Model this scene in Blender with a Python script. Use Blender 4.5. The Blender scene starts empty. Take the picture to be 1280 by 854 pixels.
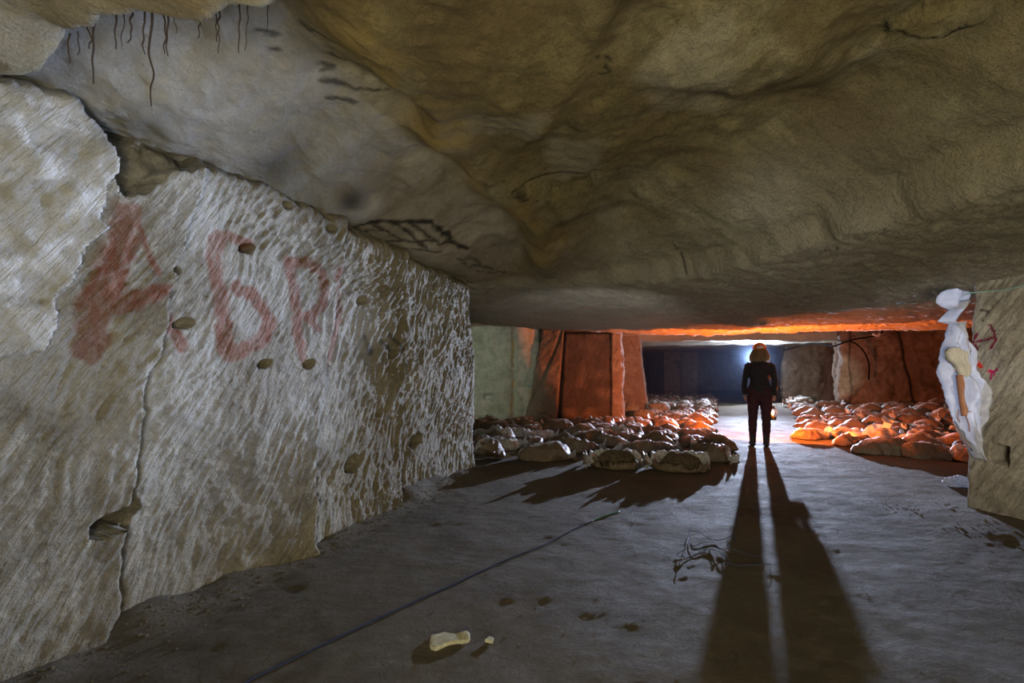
import bpy, bmesh, math, random
import numpy as np
from mathutils import Vector, Matrix

# ------------------------------------------------------------------ camera, world, lights, exposure
SC = bpy.context.scene
COL = SC.collection
F, CH = 569.0, 1.24                       # focal length in pixels (1280 wide), camera height
cam_d = bpy.data.cameras.new('camera'); cam = bpy.data.objects.new('camera', cam_d); COL.objects.link(cam)
cam.location = (0, 0, CH); cam.rotation_euler = (math.radians(90), 0, 0)
cam_d.sensor_width = 36; cam_d.lens = 36 * F / 1280; cam_d.shift_y = 41 / 1280; cam_d.clip_start = .02
SC.camera = cam
SC.view_settings.view_transform = 'Standard'; SC.view_settings.look = 'None'
SC.view_settings.exposure = 0; SC.view_settings.gamma = 1; SC.view_settings.use_curve_mapping = False
w = bpy.data.worlds.new('cave_air'); SC.world = w; w.use_nodes = True
w.node_tree.nodes['Background'].inputs[0].default_value = (.5, .52, .55, 1)
w.node_tree.nodes['Background'].inputs[1].default_value = .012

def lamp(name, kind, loc, energy, color, radius=.1, target=None, cone=None, blend=.3):
    d = bpy.data.lights.new(name, kind); d.energy = energy; d.color = color
    if kind != 'AREA': d.shadow_soft_size = radius
    else: d.size = radius
    if cone: d.spot_size = math.radians(cone); d.spot_blend = blend
    o = bpy.data.objects.new(name, d); COL.objects.link(o); o.location = loc
    if target is not None:
        o.rotation_euler = (Vector(target) - Vector(loc)).to_track_quat('-Z', 'Y').to_euler()
    return o
# torch held up in the far gallery, behind the person's head, pointing this way: a narrow raised beam and its spill
lamp('back_torch', 'SPOT', (9.16, 17.1, 1.8), 15000, (.62, .73, 1.0), .05, (2.2, 5.0, 3.05), 60, 1.0)
lamp('back_torch', 'SPOT', (9.16, 17.1, 1.8), 820, (.62, .74, 1.0), .08, (3.0, 4.0, 1.2), 170, .5)
# orange lamps: one held low in front of the person, and the strong side of the lantern facing right and up
lamp('orange_lamp', 'SPOT', (4.40, 8.14, .72), 900, (1.0, .18, .02), .05, (6.9, 11.9, 1.9), 153, .06)
lamp('orange_lamp', 'SPOT', (4.66, 7.86, .66), 135, (1.0, .17, .02), .04, (5.26, 8.06, 1.30), 172, .12)
# cool lamp hidden behind the left wall, on the pale back wall
lamp('hidden_lamp', 'SPOT', (-2.4, 9.8, 1.7), 105, (.90, 1.0, .84), .15, (-1.5, 12.3, 1.1), 84, .6)
# unseen dim fill spots added in the gallery to bring out the far pillars
lamp('gallery_fill', 'SPOT', (8.6, 11.5, .9), 120, (.92, 1.0, .85), .1, (11.6, 17.4, 1.6), 34, .6)
lamp('gallery_fill', 'SPOT', (6.3, 15.0, .9), 170, (.9, .9, .85), .1, (10.2, 28.0, 1.7), 16, .5)
# the photographer's soft light beside the camera, then unseen fill spots added
lamp('photographer_fill', 'AREA', (.1, -.8, .8), 92, (1.0, .90, .62), .8, (1.2, 1.8, 2.7))
lamp('side_fill', 'SPOT', (2.7, 5.6, 1.5), 1500, (.48, .62, 1.0), .10, (-2.0, 1.9, 1.55), 36, 1.0)  # unseen fill added in mid-air to graze the left wall
lamp('photographer_fill', 'SPOT', (.9, -.6, 1.2), 70, (.60, .74, 1.0), .30, (-2.3, 1.6, 2.3), 62, 1.0)
lamp('photographer_fill', 'SPOT', (2.0, 1.0, 1.0), 290, (1.0, .93, .84), .3, (4.3, 4.0, 1.1), 44, 1.0)
lamp('photographer_fill', 'SPOT', (1.0, .4, .7), 120, (.90, .92, .95), .2, (2.4, 6.6, 3.5), 40, 1.0)
lamp('roof_fill', 'SPOT', (1.1, 4.3, .35), 120, (.86, .90, 1.0), .1, (1.4, 8.4, 2.9), 56, .8)  # unseen fill added low in the cave to lift the roof slab

# ------------------------------------------------------------------ numeric helpers
def _hash(ix, iy, iz, seed):
    M32 = np.uint64(0xFFFFFFFF)
    n = (ix.astype(np.int64) * 374761393 + iy.astype(np.int64) * 668265263 + iz.astype(np.int64) * 1442695041 + seed * 974634777)
    n = n.astype(np.uint64) & M32
    n = ((n ^ (n >> np.uint64(13))) * np.uint64(1274126177)) & M32
    n = ((n ^ (n >> np.uint64(15))) * np.uint64(2246822519)) & M32
    return ((n ^ (n >> np.uint64(16))) & M32).astype(np.float64) / 4294967295.0 * 2 - 1
def vn(x, y, z=0.0, seed=0):
    x, y, z = np.broadcast_arrays(np.asarray(x, float), np.asarray(y, float), np.asarray(z, float))
    ix, iy, iz = np.floor(x), np.floor(y), np.floor(z)
    fx, fy, fz = x - ix, y - iy, z - iz
    fx, fy, fz = [f * f * f * (f * (f * 6 - 15) + 10) for f in (fx, fy, fz)]
    r = 0
    for a in (0, 1):
        for b in (0, 1):
            for c in (0, 1):
                r = r + _hash(ix + a, iy + b, iz + c, seed) * (fx if a else 1 - fx) * (fy if b else 1 - fy) * (fz if c else 1 - fz)
    return r
def fbm(x, y, z=0.0, seed=0, o=4):
    r, a, f = 0, 1.0, 1.0
    for k in range(o):
        r = r + a * vn(np.asarray(x) * f, np.asarray(y) * f, np.asarray(z) * f, seed + k * 17); a *= .5; f *= 2.03
    return r
def ss(a, b, x):
    t = np.clip((np.asarray(x, float) - a) / (b - a), 0, 1); return t * t * (3 - 2 * t)
def sdist(poly, x, y):
    """signed distance to an open polyline, positive to the left of travel"""
    best = np.full(np.shape(x), 1e9); sg = np.ones(np.shape(x))
    for (ax, ay), (bx, by) in zip(poly[:-1], poly[1:]):
        dx, dy = bx - ax, by - ay
        t = np.clip(((x - ax) * dx + (y - ay) * dy) / (dx * dx + dy * dy), 0, 1)
        d = np.hypot(x - ax - t * dx, y - ay - t * dy)
        c = dx * (y - ay) - dy * (x - ax)
        m = d < best
        best = np.where(m, d, best); sg = np.where(m, np.sign(c), sg)
    return best * sg
def pdist(pts, x, y):
    best = np.full(np.shape(x), 1e9)
    for (ax, ay), (bx, by) in zip(pts[:-1], pts[1:]):
        dx, dy = bx - ax, by - ay
        t = np.clip(((x - ax) * dx + (y - ay) * dy) / (dx * dx + dy * dy + 1e-12), 0, 1)
        best = np.minimum(best, np.hypot(x - ax - t * dx, y - ay - t * dy))
    return best
def inpoly(poly, x, y):
    r = np.zeros(np.shape(x), bool); n = len(poly)
    for i in range(n):
        (ax, ay), (bx, by) = poly[i], poly[(i + 1) % n]
        c = ((ay > y) != (by > y)) & (x < (bx - ax) * (y - ay) / (by - ay + 1e-12) + ax)
        r ^= c
    return r

# ------------------------------------------------------------------ mesh helpers
def grid_obj(name, P, uv, mat, attrs=None, wrap=False):
    n, m = P.shape[:2]
    me = bpy.data.meshes.new(name)
    idx = np.arange(n * m).reshape(n, m)
    if wrap: idx = np.vstack([idx, idx[:1]])
    a, b, c, d = idx[:-1, :-1], idx[1:, :-1], idx[1:, 1:], idx[:-1, 1:]
    q = np.stack([a, b, c, d], -1).reshape(-1, 4)
    me.vertices.add(n * m); me.vertices.foreach_set('co', P.reshape(-1))
    me.loops.add(q.size); me.loops.foreach_set('vertex_index', q.reshape(-1).astype(np.int32))
    me.polygons.add(len(q)); me.polygons.foreach_set('loop_start', (np.arange(len(q)) * 4).astype(np.int32))
    me.update(calc_edges=True)
    me.polygons.foreach_set('use_smooth', np.ones(len(q), bool))
    if uv is not None:
        u = me.uv_layers.new(name='UVMap'); u.data.foreach_set('uv', uv.reshape(-1, 2)[q.reshape(-1)].reshape(-1))
    for k, v in (attrs or {}).items():
        at_ = me.attributes.new(k, 'FLOAT', 'POINT'); at_.data.foreach_set('value', np.asarray(v, np.float32).reshape(-1))
    me.materials.append(mat); me.validate(); me.update()
    o = bpy.data.objects.new(name, me); COL.objects.link(o)
    return o
def bm_obj(name, bm, mats, parent=None, smooth=True):
    me = bpy.data.meshes.new(name)
    bmesh.ops.recalc_face_normals(bm, faces=bm.faces)
    bm.to_mesh(me); bm.free()
    for m in (mats if isinstance(mats, (list, tuple)) else [mats]): me.materials.append(m)
    if smooth:
        for p in me.polygons: p.use_smooth = True
    o = bpy.data.objects.new(name, me); COL.objects.link(o)
    if parent is not None: o.parent = parent
    return o
def tag(o, label, cat, group=None):
    o['label'] = label; o['category'] = cat
    if group: o['group'] = group
    return o
def struct(o): o['kind'] = 'structure'; return o
def empty(name, loc, rz=0):
    o = bpy.data.objects.new(name, None); COL.objects.link(o); o.location = loc; o.rotation_euler = (0, 0, rz)
    o.empty_display_size = .1; return o
def tube(bm, pts, rads, seg=10, ref=(0, 1, 0), cap=True, mi=0):
    pts = [Vector(p) for p in pts]; rings = []
    ref = Vector(ref)
    for i, p in enumerate(pts):
        t = (pts[min(i + 1, len(pts) - 1)] - pts[max(i - 1, 0)]).normalized()
        a = t.cross(ref)
        if a.length < .05: a = t.cross(Vector((.3, .2, 1)))
        a.normalize(); b = a.cross(t).normalized()
        r = rads[i] if isinstance(rads, list) else rads
        rx, ry = r if isinstance(r, (list, tuple)) else (r, r)
        rings.append([bm.verts.new(p + a * (rx * math.cos(2 * math.pi * k / seg)) + b * (ry * math.sin(2 * math.pi * k / seg))) for k in range(seg)])
    for r0, r1 in zip(rings[:-1], rings[1:]):
        for k in range(seg):
            f = bm.faces.new((r0[k], r0[(k + 1) % seg], r1[(k + 1) % seg], r1[k])); f.material_index = mi
    if cap:
        for r in (rings[0], rings[-1]):
            f = bm.faces.new(r); f.material_index = mi
def ellipsoid(bm, c, r, seg=20, rings=14, rot=None, mi=0):
    M = Matrix.Translation(Vector(c)) @ (rot.to_4x4() if rot else Matrix.Identity(4)) @ Matrix.Diagonal((*r, 1))
    g = bmesh.ops.create_uvsphere(bm, u_segments=seg, v_segments=rings, radius=1, matrix=M)
    for v in g['verts']:
        for f in v.link_faces: f.material_index = mi
    return g['verts']
def catmull(pts, n=8):
    pts = [Vector(p) for p in pts]; out = []
    P = [pts[0] * 2 - pts[1]] + pts + [pts[-1] * 2 - pts[-2]]
    for i in range(1, len(P) - 2):
        for k in range(n):
            t = k / n; p0, p1, p2, p3 = P[i - 1:i + 3]
            out.append(.5 * ((2 * p1) + (p2 - p0) * t + (2 * p0 - 5 * p1 + 4 * p2 - p3) * t * t + (3 * p1 - p0 - 3 * p2 + p3) * t ** 3))
    out.append(pts[-1]); return out
def bake(o, mods):
    for kind, kw in mods:
        m = o.modifiers.new(kind, kind)
        for k, v in kw.items(): setattr(m, k, v)
    dg = bpy.context.evaluated_depsgraph_get(); dg.update()
    me = bpy.data.meshes.new_from_object(o.evaluated_get(dg), depsgraph=dg)
    old = o.data; o.modifiers.clear(); mats = list(old.materials)
    o.data = me; me.name = o.name
    if not me.materials:
        for m in mats: me.materials.append(m)
    for p in me.polygons: p.use_smooth = True
    return o

# ------------------------------------------------------------------ materials
class NT:
    def __init__(s, name):
        s.m = bpy.data.materials.new(name); s.m.use_nodes = True; s.t = s.m.node_tree; s.N = s.t.nodes; s.L = s.t.links
        s.b = s.N['Principled BSDF']
    def n(s, typ, **kw):
        o = s.N.new(typ)
        for k, v in kw.items():
            if k.startswith('_'): setattr(o, k[1:], v)
        return o
    def link(s, a, b): s.L.new(a, b)
    def coord(s, kind='Object', scale=(1, 1, 1), rot=(0, 0, 0)):
        c = s.n('ShaderNodeTexCoord'); mp = s.n('ShaderNodeMapping')
        mp.inputs['Scale'].default_value = scale; mp.inputs['Rotation'].default_value = rot
        s.link(c.outputs[kind], mp.inputs['Vector']); return mp.outputs[0]
    def noise(s, vec, scale, detail=5, rough=.6, dist=0):
        o = s.n('ShaderNodeTexNoise'); o.inputs['Scale'].default_value = scale; o.inputs['Detail'].default_value = detail
        o.inputs['Roughness'].default_value = rough; o.inputs['Distortion'].default_value = dist
        s.link(vec, o.inputs['Vector']); return o.outputs['Fac']
    def ramp(s, fac, stops):
        o = s.n('ShaderNodeValToRGB'); e = o.color_ramp.elements
        while len(e) < len(stops): e.new(.5)
        for el, (p, c) in zip(e, stops):
            el.position = p; el.color = (*c, 1) if not isinstance(c, (int, float)) else (c, c, c, 1)
        s.link(fac, o.inputs[0]); return o.outputs[0]
    def mix(s, fac, a, b, mode='MIX'):
        o = s.n('ShaderNodeMix', _data_type='RGBA', _blend_type=mode)
        for sock, v in ((o.inputs[0], fac), (o.inputs[6], a), (o.inputs[7], b)):
            if isinstance(v, bpy.types.NodeSocket): s.link(v, sock)
            elif isinstance(v, (int, float)): sock.default_value = v
            else: sock.default_value = (*v, 1)
        return o.outputs[2]
    def math(s, op, a, b=0):
        o = s.n('ShaderNodeMath', _operation=op)
        for sock, v in ((o.inputs[0], a), (o.inputs[1], b)):
            if isinstance(v, bpy.types.NodeSocket): s.link(v, sock)
            else: sock.default_value = v
        return o.outputs[0]
    def attr(s, name):
        o = s.n('ShaderNodeAttribute'); o.attribute_name = name; return o.outputs['Fac']
    def bump(s, h, strength, dist, prev=None):
        o = s.n('ShaderNodeBump'); o.inputs['Strength'].default_value = strength; o.inputs['Distance'].default_value = dist
        s.link(h, o.inputs['Height'])
        if prev is not None: s.link(prev, o.inputs['Normal'])
        return o.outputs[0]
    def out(s, color=None, rough=.9, normal=None, **kw):
        if color is not None:
            if isinstance(color, bpy.types.NodeSocket): s.link(color, s.b.inputs['Base Color'])
            else: s.b.inputs['Base Color'].default_value = (*color, 1)
        if isinstance(rough, bpy.types.NodeSocket): s.link(rough, s.b.inputs['Roughness'])
        else: s.b.inputs['Roughness'].default_value = rough
        if normal is not None: s.link(normal, s.b.inputs['Normal'])
        for k, v in kw.items(): s.b.inputs[k.replace('_', ' ')].default_value = v
        return s.m

def rock(name, dark, mid, light, stain=None, chisel=0.0, attrs=(), sc=1.0, rough=.9, fine=1.0, spec=.3):
    t = NT(name); c = t.coord()
    n1 = t.noise(c, 1.1 * sc, 8, .62, .4)
    col = t.ramp(n1, [(.30, dark), (.48, mid), (.66, light)])
    n2 = t.noise(c, 7 * sc, 6, .7, .6)
    col = t.mix(t.ramp(n2, [(.38, 0.), (.62, .7)]), col, tuple(x * .55 for x in mid))
    n3 = t.noise(c, 38 * sc, 5, .75)
    col = t.mix(.8, col, t.ramp(n3, [(.3, .55), (.5, .95), (.75, 1.25)]), 'MULTIPLY')
    if stain:
        n4 = t.noise(c, .55 * sc, 5, .6, 1.2)
        col = t.mix(t.ramp(n4, [(.47, 0.), (.62, .85)]), col, stain)
    if 'pale' in attrs: col = t.mix(t.attr('pale'), col, t.mix(.6, (.70, .66, .57), t.ramp(n2, [(.3, .55), (.65, 1.15)]), 'MULTIPLY'))
    if 'ochre' in attrs: col = t.mix(t.attr('ochre'), col, (.42, .29, .09))
    if 'dirt_shade' in attrs: col = t.mix(t.attr('dirt_shade'), col, (.085, .075, .065))  # shade of the pillar panel, mixed into the stone colour
    if 'paint' in attrs:
        br = t.ramp(t.noise(t.coord('UV', (30, 12, 1), (0, 0, .5)), 1, 6, .75, .4), [(.42, 0.), (.54, 1.)])
        br = t.math('MULTIPLY', t.attr('paint'), t.math('ADD', t.math('MULTIPLY', br, .34), .72))
        col = t.mix(br, col, (.22, .055, .008))
    if 'soot_shade' in attrs: col = t.mix(t.attr('soot_shade'), col, (.018, .017, .016))
    nb = t.bump(t.noise(c, 5 * sc, 9, .72, .3), .8 * fine, .10)
    nb = t.bump(t.noise(c, 17 * sc, 6, .75, .5), .7 * fine, .03, nb); nb = t.bump(n3, .55 * fine, .012, nb)
    nb = t.bump(t.noise(c, 110 * sc, 3, .7), .4 * fine, .004, nb)
    if chisel:
        uv = t.coord('UV', (1, 1, 1), (0, 0, math.radians(-58)))
        mp = t.n('ShaderNodeMapping'); mp.inputs['Scale'].default_value = (5, 34, 1); t.link(uv, mp.inputs['Vector'])
        nb = t.bump(t.noise(mp.outputs[0], 1.0, 4, .6, .5), .8 * chisel, .03, nb)
    return t.out(col, rough, nb, Specular_IOR_Level=spec)

M_wall = rock('limestone_hewn', (.26, .21, .13), (.38, .33, .23), (.50, .46, .36), chisel=1.0, attrs=('pale', 'paint', 'soot_shade'), rough=.72, spec=.45)
M_ceil = rock('limestone_roof', (.22, .165, .07), (.33, .27, .13), (.46, .41, .26), stain=(.19, .14, .065), attrs=('pale', 'ochre', 'soot_shade'), fine=1.3)
M_rock = rock('limestone_pillar', (.26, .20, .14), (.36, .30, .22), (.46, .40, .31), chisel=.5, attrs=('paint', 'soot_shade', 'pale'))
M_green = rock('limestone_greenish', (.40, .42, .30), (.50, .53, .42), (.58, .60, .52), attrs=('pale', 'ochre'))
M_orock = rock('limestone_rusty', (.26, .19, .13), (.37, .29, .21), (.46, .38, .30), stain=(.24, .17, .12), chisel=.9, fine=1.4, attrs=('dirt_shade',))
M_brown = rock('limestone_brown', (.13, .10, .07), (.22, .17, .12), (.34, .29, .22), sc=.8, chisel=.4)
M_grey = rock('limestone_grey', (.14, .14, .11), (.22, .22, .18), (.30, .30, .25), sc=.7, attrs=('soot_shade',))
M_stone = rock('loose_stone', (.30, .22, .14), (.42, .32, .20), (.50, .42, .30), sc=3)
M_palestone = rock('pale_limestone', (.55, .50, .32), (.68, .64, .45), (.75, .72, .55), sc=6, fine=.4)

def floor_mat():
    t = NT('trodden_earth'); c = t.coord()
    col = t.ramp(t.noise(c, .9, 8, .65, .5), [(.3, (.105, .085, .055)), (.5, (.15, .125, .085)), (.7, (.20, .172, .125))])
    col = t.mix(t.ramp(t.noise(c, 9, 6, .7), [(.5, 0.), (.75, .6)]), col, (.22, .195, .15))
    col = t.mix(t.ramp(t.noise(c, 80, 3, .7), [(.68, 0.), (.78, .7)]), col, (.50, .44, .30))
    col = t.mix(t.ramp(t.noise(c, 24, 5, .7), [(.27, .8), (.34, 0.)]), col, (.07, .05, .035))
    rg = t.ramp(t.noise(c, 3, 5, .6), [(.35, .72), (.7, .9)])
    st = t.coord('Object', (7, 13, 8), (0, 0, math.radians(20)))
    nb = t.bump(t.noise(st, 1.0, 8, .74, 1.2), .9, .045)
    nb = t.bump(t.noise(c, 26, 6, .78, .4), 1.0, .022, nb)
    nb = t.bump(t.noise(c, 120, 3, .7), .45, .004, nb)
    return t.out(col, rg, nb, Specular_IOR_Level=.25)
M_floor = floor_mat()

def sack_mat(name, dirt_shade, clean, amount, rough=.38, trans=0):
    t = NT(name); c = t.coord()
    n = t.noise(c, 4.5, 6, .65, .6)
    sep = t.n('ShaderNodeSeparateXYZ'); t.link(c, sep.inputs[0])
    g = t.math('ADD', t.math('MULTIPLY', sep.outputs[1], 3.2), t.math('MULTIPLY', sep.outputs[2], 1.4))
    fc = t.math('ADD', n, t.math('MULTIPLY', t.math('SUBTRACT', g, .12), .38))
    col = t.mix(t.ramp(fc, [(amount - .06, 0.), (amount + .06, 1.)]), dirt_shade, clean)
    col = t.mix(.85, col, t.ramp(t.noise(c, 38, 6, .75), [(.3, .35), (.7, 1.35)]), 'MULTIPLY')
    nb = t.bump(t.noise(t.coord('Object', (5, 12, 7)), 1, 5, .6, 1.5), .7, .03)
    nb = t.bump(t.noise(c, 38, 6, .75), .7, .012, nb)
    r = t.ramp(n, [(.4, rough + .25), (.65, rough)])
    return t.out(col, r, nb, Specular_IOR_Level=.7)
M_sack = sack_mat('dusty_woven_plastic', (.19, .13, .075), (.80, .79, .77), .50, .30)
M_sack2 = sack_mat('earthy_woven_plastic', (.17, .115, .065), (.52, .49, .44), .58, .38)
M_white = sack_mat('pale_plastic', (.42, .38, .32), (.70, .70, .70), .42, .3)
def soil():
    t = NT('brown_soil'); c = t.coord()
    col = t.ramp(t.noise(c, 30, 7, .75), [(.35, (.05, .035, .02)), (.5, (.15, .11, .06)), (.7, (.26, .20, .12))])
    return t.out(col, .95, t.bump(t.noise(c, 40, 6, .75), 1, .03))
M_soil = soil()
def plain(name, color, rough=.6, bump=0, bs=60, **kw):
    t = NT(name); c = t.coord()
    col = t.mix(.35, color, t.ramp(t.noise(c, 14, 5, .6), [(.3, .6), (.7, 1.2)]), 'MULTIPLY')
    nb = t.bump(t.noise(c, bs, 4, .6), bump, .004) if bump else None
    return t.out(col, rough, nb, **kw)

# ------------------------------------------------------------------ the left wall in plan
P0 = np.array([-.52, 5.95]); D = np.array([.3455, .9384]); NW = np.array([.9384, -.3455])
def wall_sz(px, py):
    """photo point -> (metres along the left wall from its end, height)"""
    k = (px - 640) / F
    Y = (P0[0] - P0[1] * D[0] / D[1]) / (k - D[0] / D[1])
    return ((Y - P0[1]) / D[1], CH + (468 - py) / F * Y)
def fpt(px, py, z=0.0):
    Y = F * (CH - z) / (py - 468); return ((px - 640) / F * Y, Y)

# ------------------------------------------------------------------ ceiling and floor height
E1 = [(-9, 6.4), (-.6, 6.15), (.4, 5.9), (1.1, 5.4), (1.9, 4.8), (2.2, 4.1), (2.42, 3.35), (2.64, 2.35), (2.8, 0), (2.9, -5)]
E2 = [(-4, 2.5), (-2.2, 1.75), (-1.715, 1.525), (-1.45, 1.42), (-1.253, 1.345), (-.93, 1.29), (-.584, 1.23), (-.36, 1.08), (-.06, .85), (.2, -.5), (.3, -5)]
E3 = [(-1.0, -3), (-.95, 1.0), (-.845, 1.78), (-.79, 2.13), (-.62, 2.44), (-.42, 2.97), (-.1, 3.97), (.2, 5.0), (.2, 8)]
E4 = [(-9, 11.9), (1, 11.4), (3, 10.4), (5, 9.1), (6.5, 8.6), (8.2, 8.15), (15, 7.6)]
def ceil_parts(x, y):
    x = np.asarray(x, float); y = np.asarray(y, float)
    wx = x + .10 * fbm(x * 1.7, y * 1.7, 3, 5, 3); wy = y + .10 * fbm(x * 1.7, y * 1.7, 7, 9, 3)
    dw = (x - P0[0]) * NW[0] + (y - P0[1]) * NW[1]
    near = 1.23 + .27 * ss(0, 1.7, dw) + .10 * ss(1.2, 4, dw)
    d3 = sdist(E3, wx, wy)
    near = near + .17 * ss(-.16, .14, d3) * ss(0.05, .7, dw)
    near = near - .07 * np.exp(-((d3 + .12) / .16) ** 2)
    near = near + .10 * fbm(x * 1.05, y * .9, 1, 21, 3) * ss(0, .6, dw) + .035 * fbm(x * 3.2, y * 2.6, 1, 31, 5) + .010 * np.abs(fbm(x * 9, y * 9, 1, 33, 3))
    near = near - .07 * np.exp(-(((x - .30) + .25 * (y - 2.2)) / .10) ** 2) * ss(3.6, 2.6, y)
    lx, ly = 1.55, 3.6
    near = near - .15 * np.exp(-((x - 2.05) ** 2 / .20 + (y - 3.7) ** 2 / .35))
    slab = 1.2 - .085 * (x + .5); slab = np.maximum(slab, .80 - .0 * x) + .016 * fbm(x * 1.3, y * 2.4, 2, 41, 4) + .030 * np.abs(fbm(x * 4, y * 7, 2, 43, 4)) + .022 * np.abs(fbm(x * 11, y * 15, 2, 45, 2))
    q1 = sdist(E1, wx, wy); e1 = .62 * ss(-.95, .05, q1) + .38 * ss(-.10, .05, q1)
    z = near * (1 - e1) + np.minimum(slab, near + 1) * e1
    d2 = sdist(E2, x + .05 * fbm(x * 4, y * 4, 0, 51, 3), y + .05 * fbm(x * 4, y * 4, 5, 52, 3))
    e2 = ss(.05, -.03, d2)
    over = 1.0 + .05 * fbm(x * 2.5, y * 2.5, 3, 61, 4) - .25 * ss(-.1, -.9, d2)
    z = z * (1 - e2) + over * e2
    d4 = sdist(E4, x + .4 * vn(x * .6, y * .6, 2, 71), y + .25 * vn(x * .7, y * .7, 2, 72) + .08 * vn(x * 3, y * 3, 1, 73))
    e4 = ss(-.03, .18, d4)
    far = 1.32 - .26 * ss(14.2, 14.7, y + .25 * vn(x * .8, 0, 0, 82)) + .022 * np.maximum(y - 14.5, 0) + .03 * fbm(x * .8, y * .8, 5, 81, 4) + .02 * fbm(x * 3, y * 3, 5, 83, 3)
    z = z * (1 - e4) + far * e4
    return z + CH, dw, d3, e1, e2
def zc(x, y): return ceil_parts(x, y)[0]
def zf(x, y):
    x = np.asarray(x, float); y = np.asarray(y, float)
    dw = (x - P0[0]) * NW[0] + (y - P0[1]) * NW[1]
    z = .008 * fbm(x * 1.1, y * 1.1, 0, 101, 3) + .005 * fbm(x * 5, y * 7, 0, 103, 3) + .002 * fbm(x * 15, y * 19, 0, 104, 2)
    z = z + .10 * ss(.30, -.05, dw) * (1 + .5 * vn(x * 4, y * 4, 0, 105)) * ss(6.3, 5.4, y)
    dp = np.hypot((x - 4.6) * .8, y - 3.6)
    z = z + .045 * ss(1.1, .5, dp)
    z = z + .28 * ss(0, 4, (x - 6.5)) * ss(7.5, 11.5, y) * ss(20, 15, y)
    return z
def ceil_pt(px, py):
    Y = F * 1.35 / (468 - py)
    for _ in range(30):
        X = (px - 640) / F * Y
        Y = .5 * Y + .5 * F * (float(zc(X, Y)) - CH) / (468 - py)
    return ((px - 640) / F * Y, Y)

# ------------------------------------------------------------------ floor
def yrows(y0, d0, y1, g):
    r = [y0]
    while r[-1] < y1: r.append(r[-1] + max(d0, r[-1] * g))
    return np.array(r)
def trap(rows, ncol, lo, hi):
    t = np.linspace(0, 1, ncol)
    Y = np.repeat(rows[:, None], ncol, 1)
    X = lo(Y) * (1 - t) + hi(Y) * t
    return X, Y
X, Y = trap(yrows(-3.5, .03, 37, .008), 420, lambda y: -3.2 - .25 * np.maximum(y, 0), lambda y: 6.0 + 1.15 * np.maximum(y, 0))
Z = zf(X, Y)
floor = struct(grid_obj('floor', np.stack([X, Y, Z], -1), np.stack([X, Y], -1), M_floor))

# ------------------------------------------------------------------ ceiling
X, Y = trap(yrows(-3.5, .02, 37, .0075), 560, lambda y: -3.0 - .55 * np.maximum(y, 0), lambda y: 5.0 + 1.2 * np.maximum(y, 0))
Z, dw, d3, e1, e2 = ceil_parts(X, Y)
nn = fbm(X * 2.2, Y * 2.2, 0, 201, 4)
pale = ss(-.05, .25, d3 + .12 * nn) * (1 - e1) * (1 - e2) * (.62 - .25 * nn)
pale = np.maximum(pale, ss(.8, .35, dw + .15 * nn) * ss(3.2, 3.9, Y) * (1 - e1) * .5)
pale = np.maximum(pale, .28 * ss(.1, .7, nn) * (1 - e1))
pale = np.maximum(pale, .40 * e1)
pale = np.maximum(pale, .65 * np.exp(-((X - 2.05) ** 2 / .12 + (Y - 3.6) ** 2 / .35)) * (1 - e1))
pale = np.maximum(pale, .18 * e2)
ochre = .75 * np.exp(-((d3 + .10) / .20) ** 2) * (1 - e1) * (1 - e2) * ss(-.6, .5, nn + .2)
ochre = np.maximum(ochre, .85 * e2 * ss(-.5, .5, fbm(X * 3, Y * 3, 0, 203, 3)))
soot_shade = np.zeros_like(X)
def soot_line(pxs, width, s=.9):
    global soot_shade
    pts = [ceil_pt(*p) for p in pxs]
    wv = width * (1 + .6 * vn(X * 14, Y * 14, 0, 211))
    soot_shade = np.maximum(soot_shade, s * ss(wv * 1.6, wv * .3, pdist(pts, X + .012 * vn(X * 20, Y * 20, 0, 212), Y)))
def soot_spot(px, py, r, s):
    global soot_shade
    cx, cy = ceil_pt(px, py)
    soot_shade = np.maximum(soot_shade, s * np.exp(-((X - cx) ** 2 + ((Y - cy) * 1.0) ** 2) / r ** 2))
# charcoal grid drawn on the roof beside the wall
soot_line([(443, 284), (460, 278), (500, 277), (537, 276), (545, 282), (560, 292), (562, 302), (585, 311)], .024, .93)
soot_line([(443, 284), (463, 294), (480, 302), (500, 300), (530, 301), (560, 303), (584, 311)], .018, .85)
soot_line([(463, 278), (500, 301)], .016, .8); soot_line([(490, 277), (520, 300), (534, 312)], .018, .85)
soot_line([(513, 278), (545, 301)], .016, .8); soot_line([(516, 311), (530, 312), (552, 315)], .016, .75)
soot_line([(573, 324), (592, 322), (600, 330), (586, 334), (578, 328)], .016, .7)
soot_line([(590, 331), (606, 334), (618, 338), (632, 340), (612, 341), (596, 338)], .016, .7)
for p in ([(320, 38), (345, 44)], [(372, 28), (400, 42), (412, 50)], [(395, 78), (415, 82), (400, 88)], [(402, 100), (440, 110), (485, 112)], [(410, 122), (445, 128)], [(415, 66), (430, 74)], [(338, 60), (355, 62)]):
    soot_line(p, .012, .8)
soot_spot(440, 252, .10, .8); soot_spot(345, 208, .16, .6); soot_spot(365, 200, .12, .4); soot_spot(180, 160, .12, .35)
for p in ([(640, 240), (660, 232), (700, 218), (745, 213)], [(640, 243), (672, 252)], [(1108, 28), (1130, 32), (1155, 38), (1180, 34), (1205, 22), (1235, 16)], [(745, 72), (755, 71), (765, 75), (757, 80), (764, 90), (752, 92)], [(842, 305), (858, 348)], [(1030, 296), (1052, 308)]):
    soot_line(p, .009, .85)
Z = Z + .10 * ss(.75, .98, inpoly([ceil_pt(*p) for p in ((640, 243), (690, 219), (748, 213), (735, 238), (690, 250))], X, Y)) * 1.0
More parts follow.
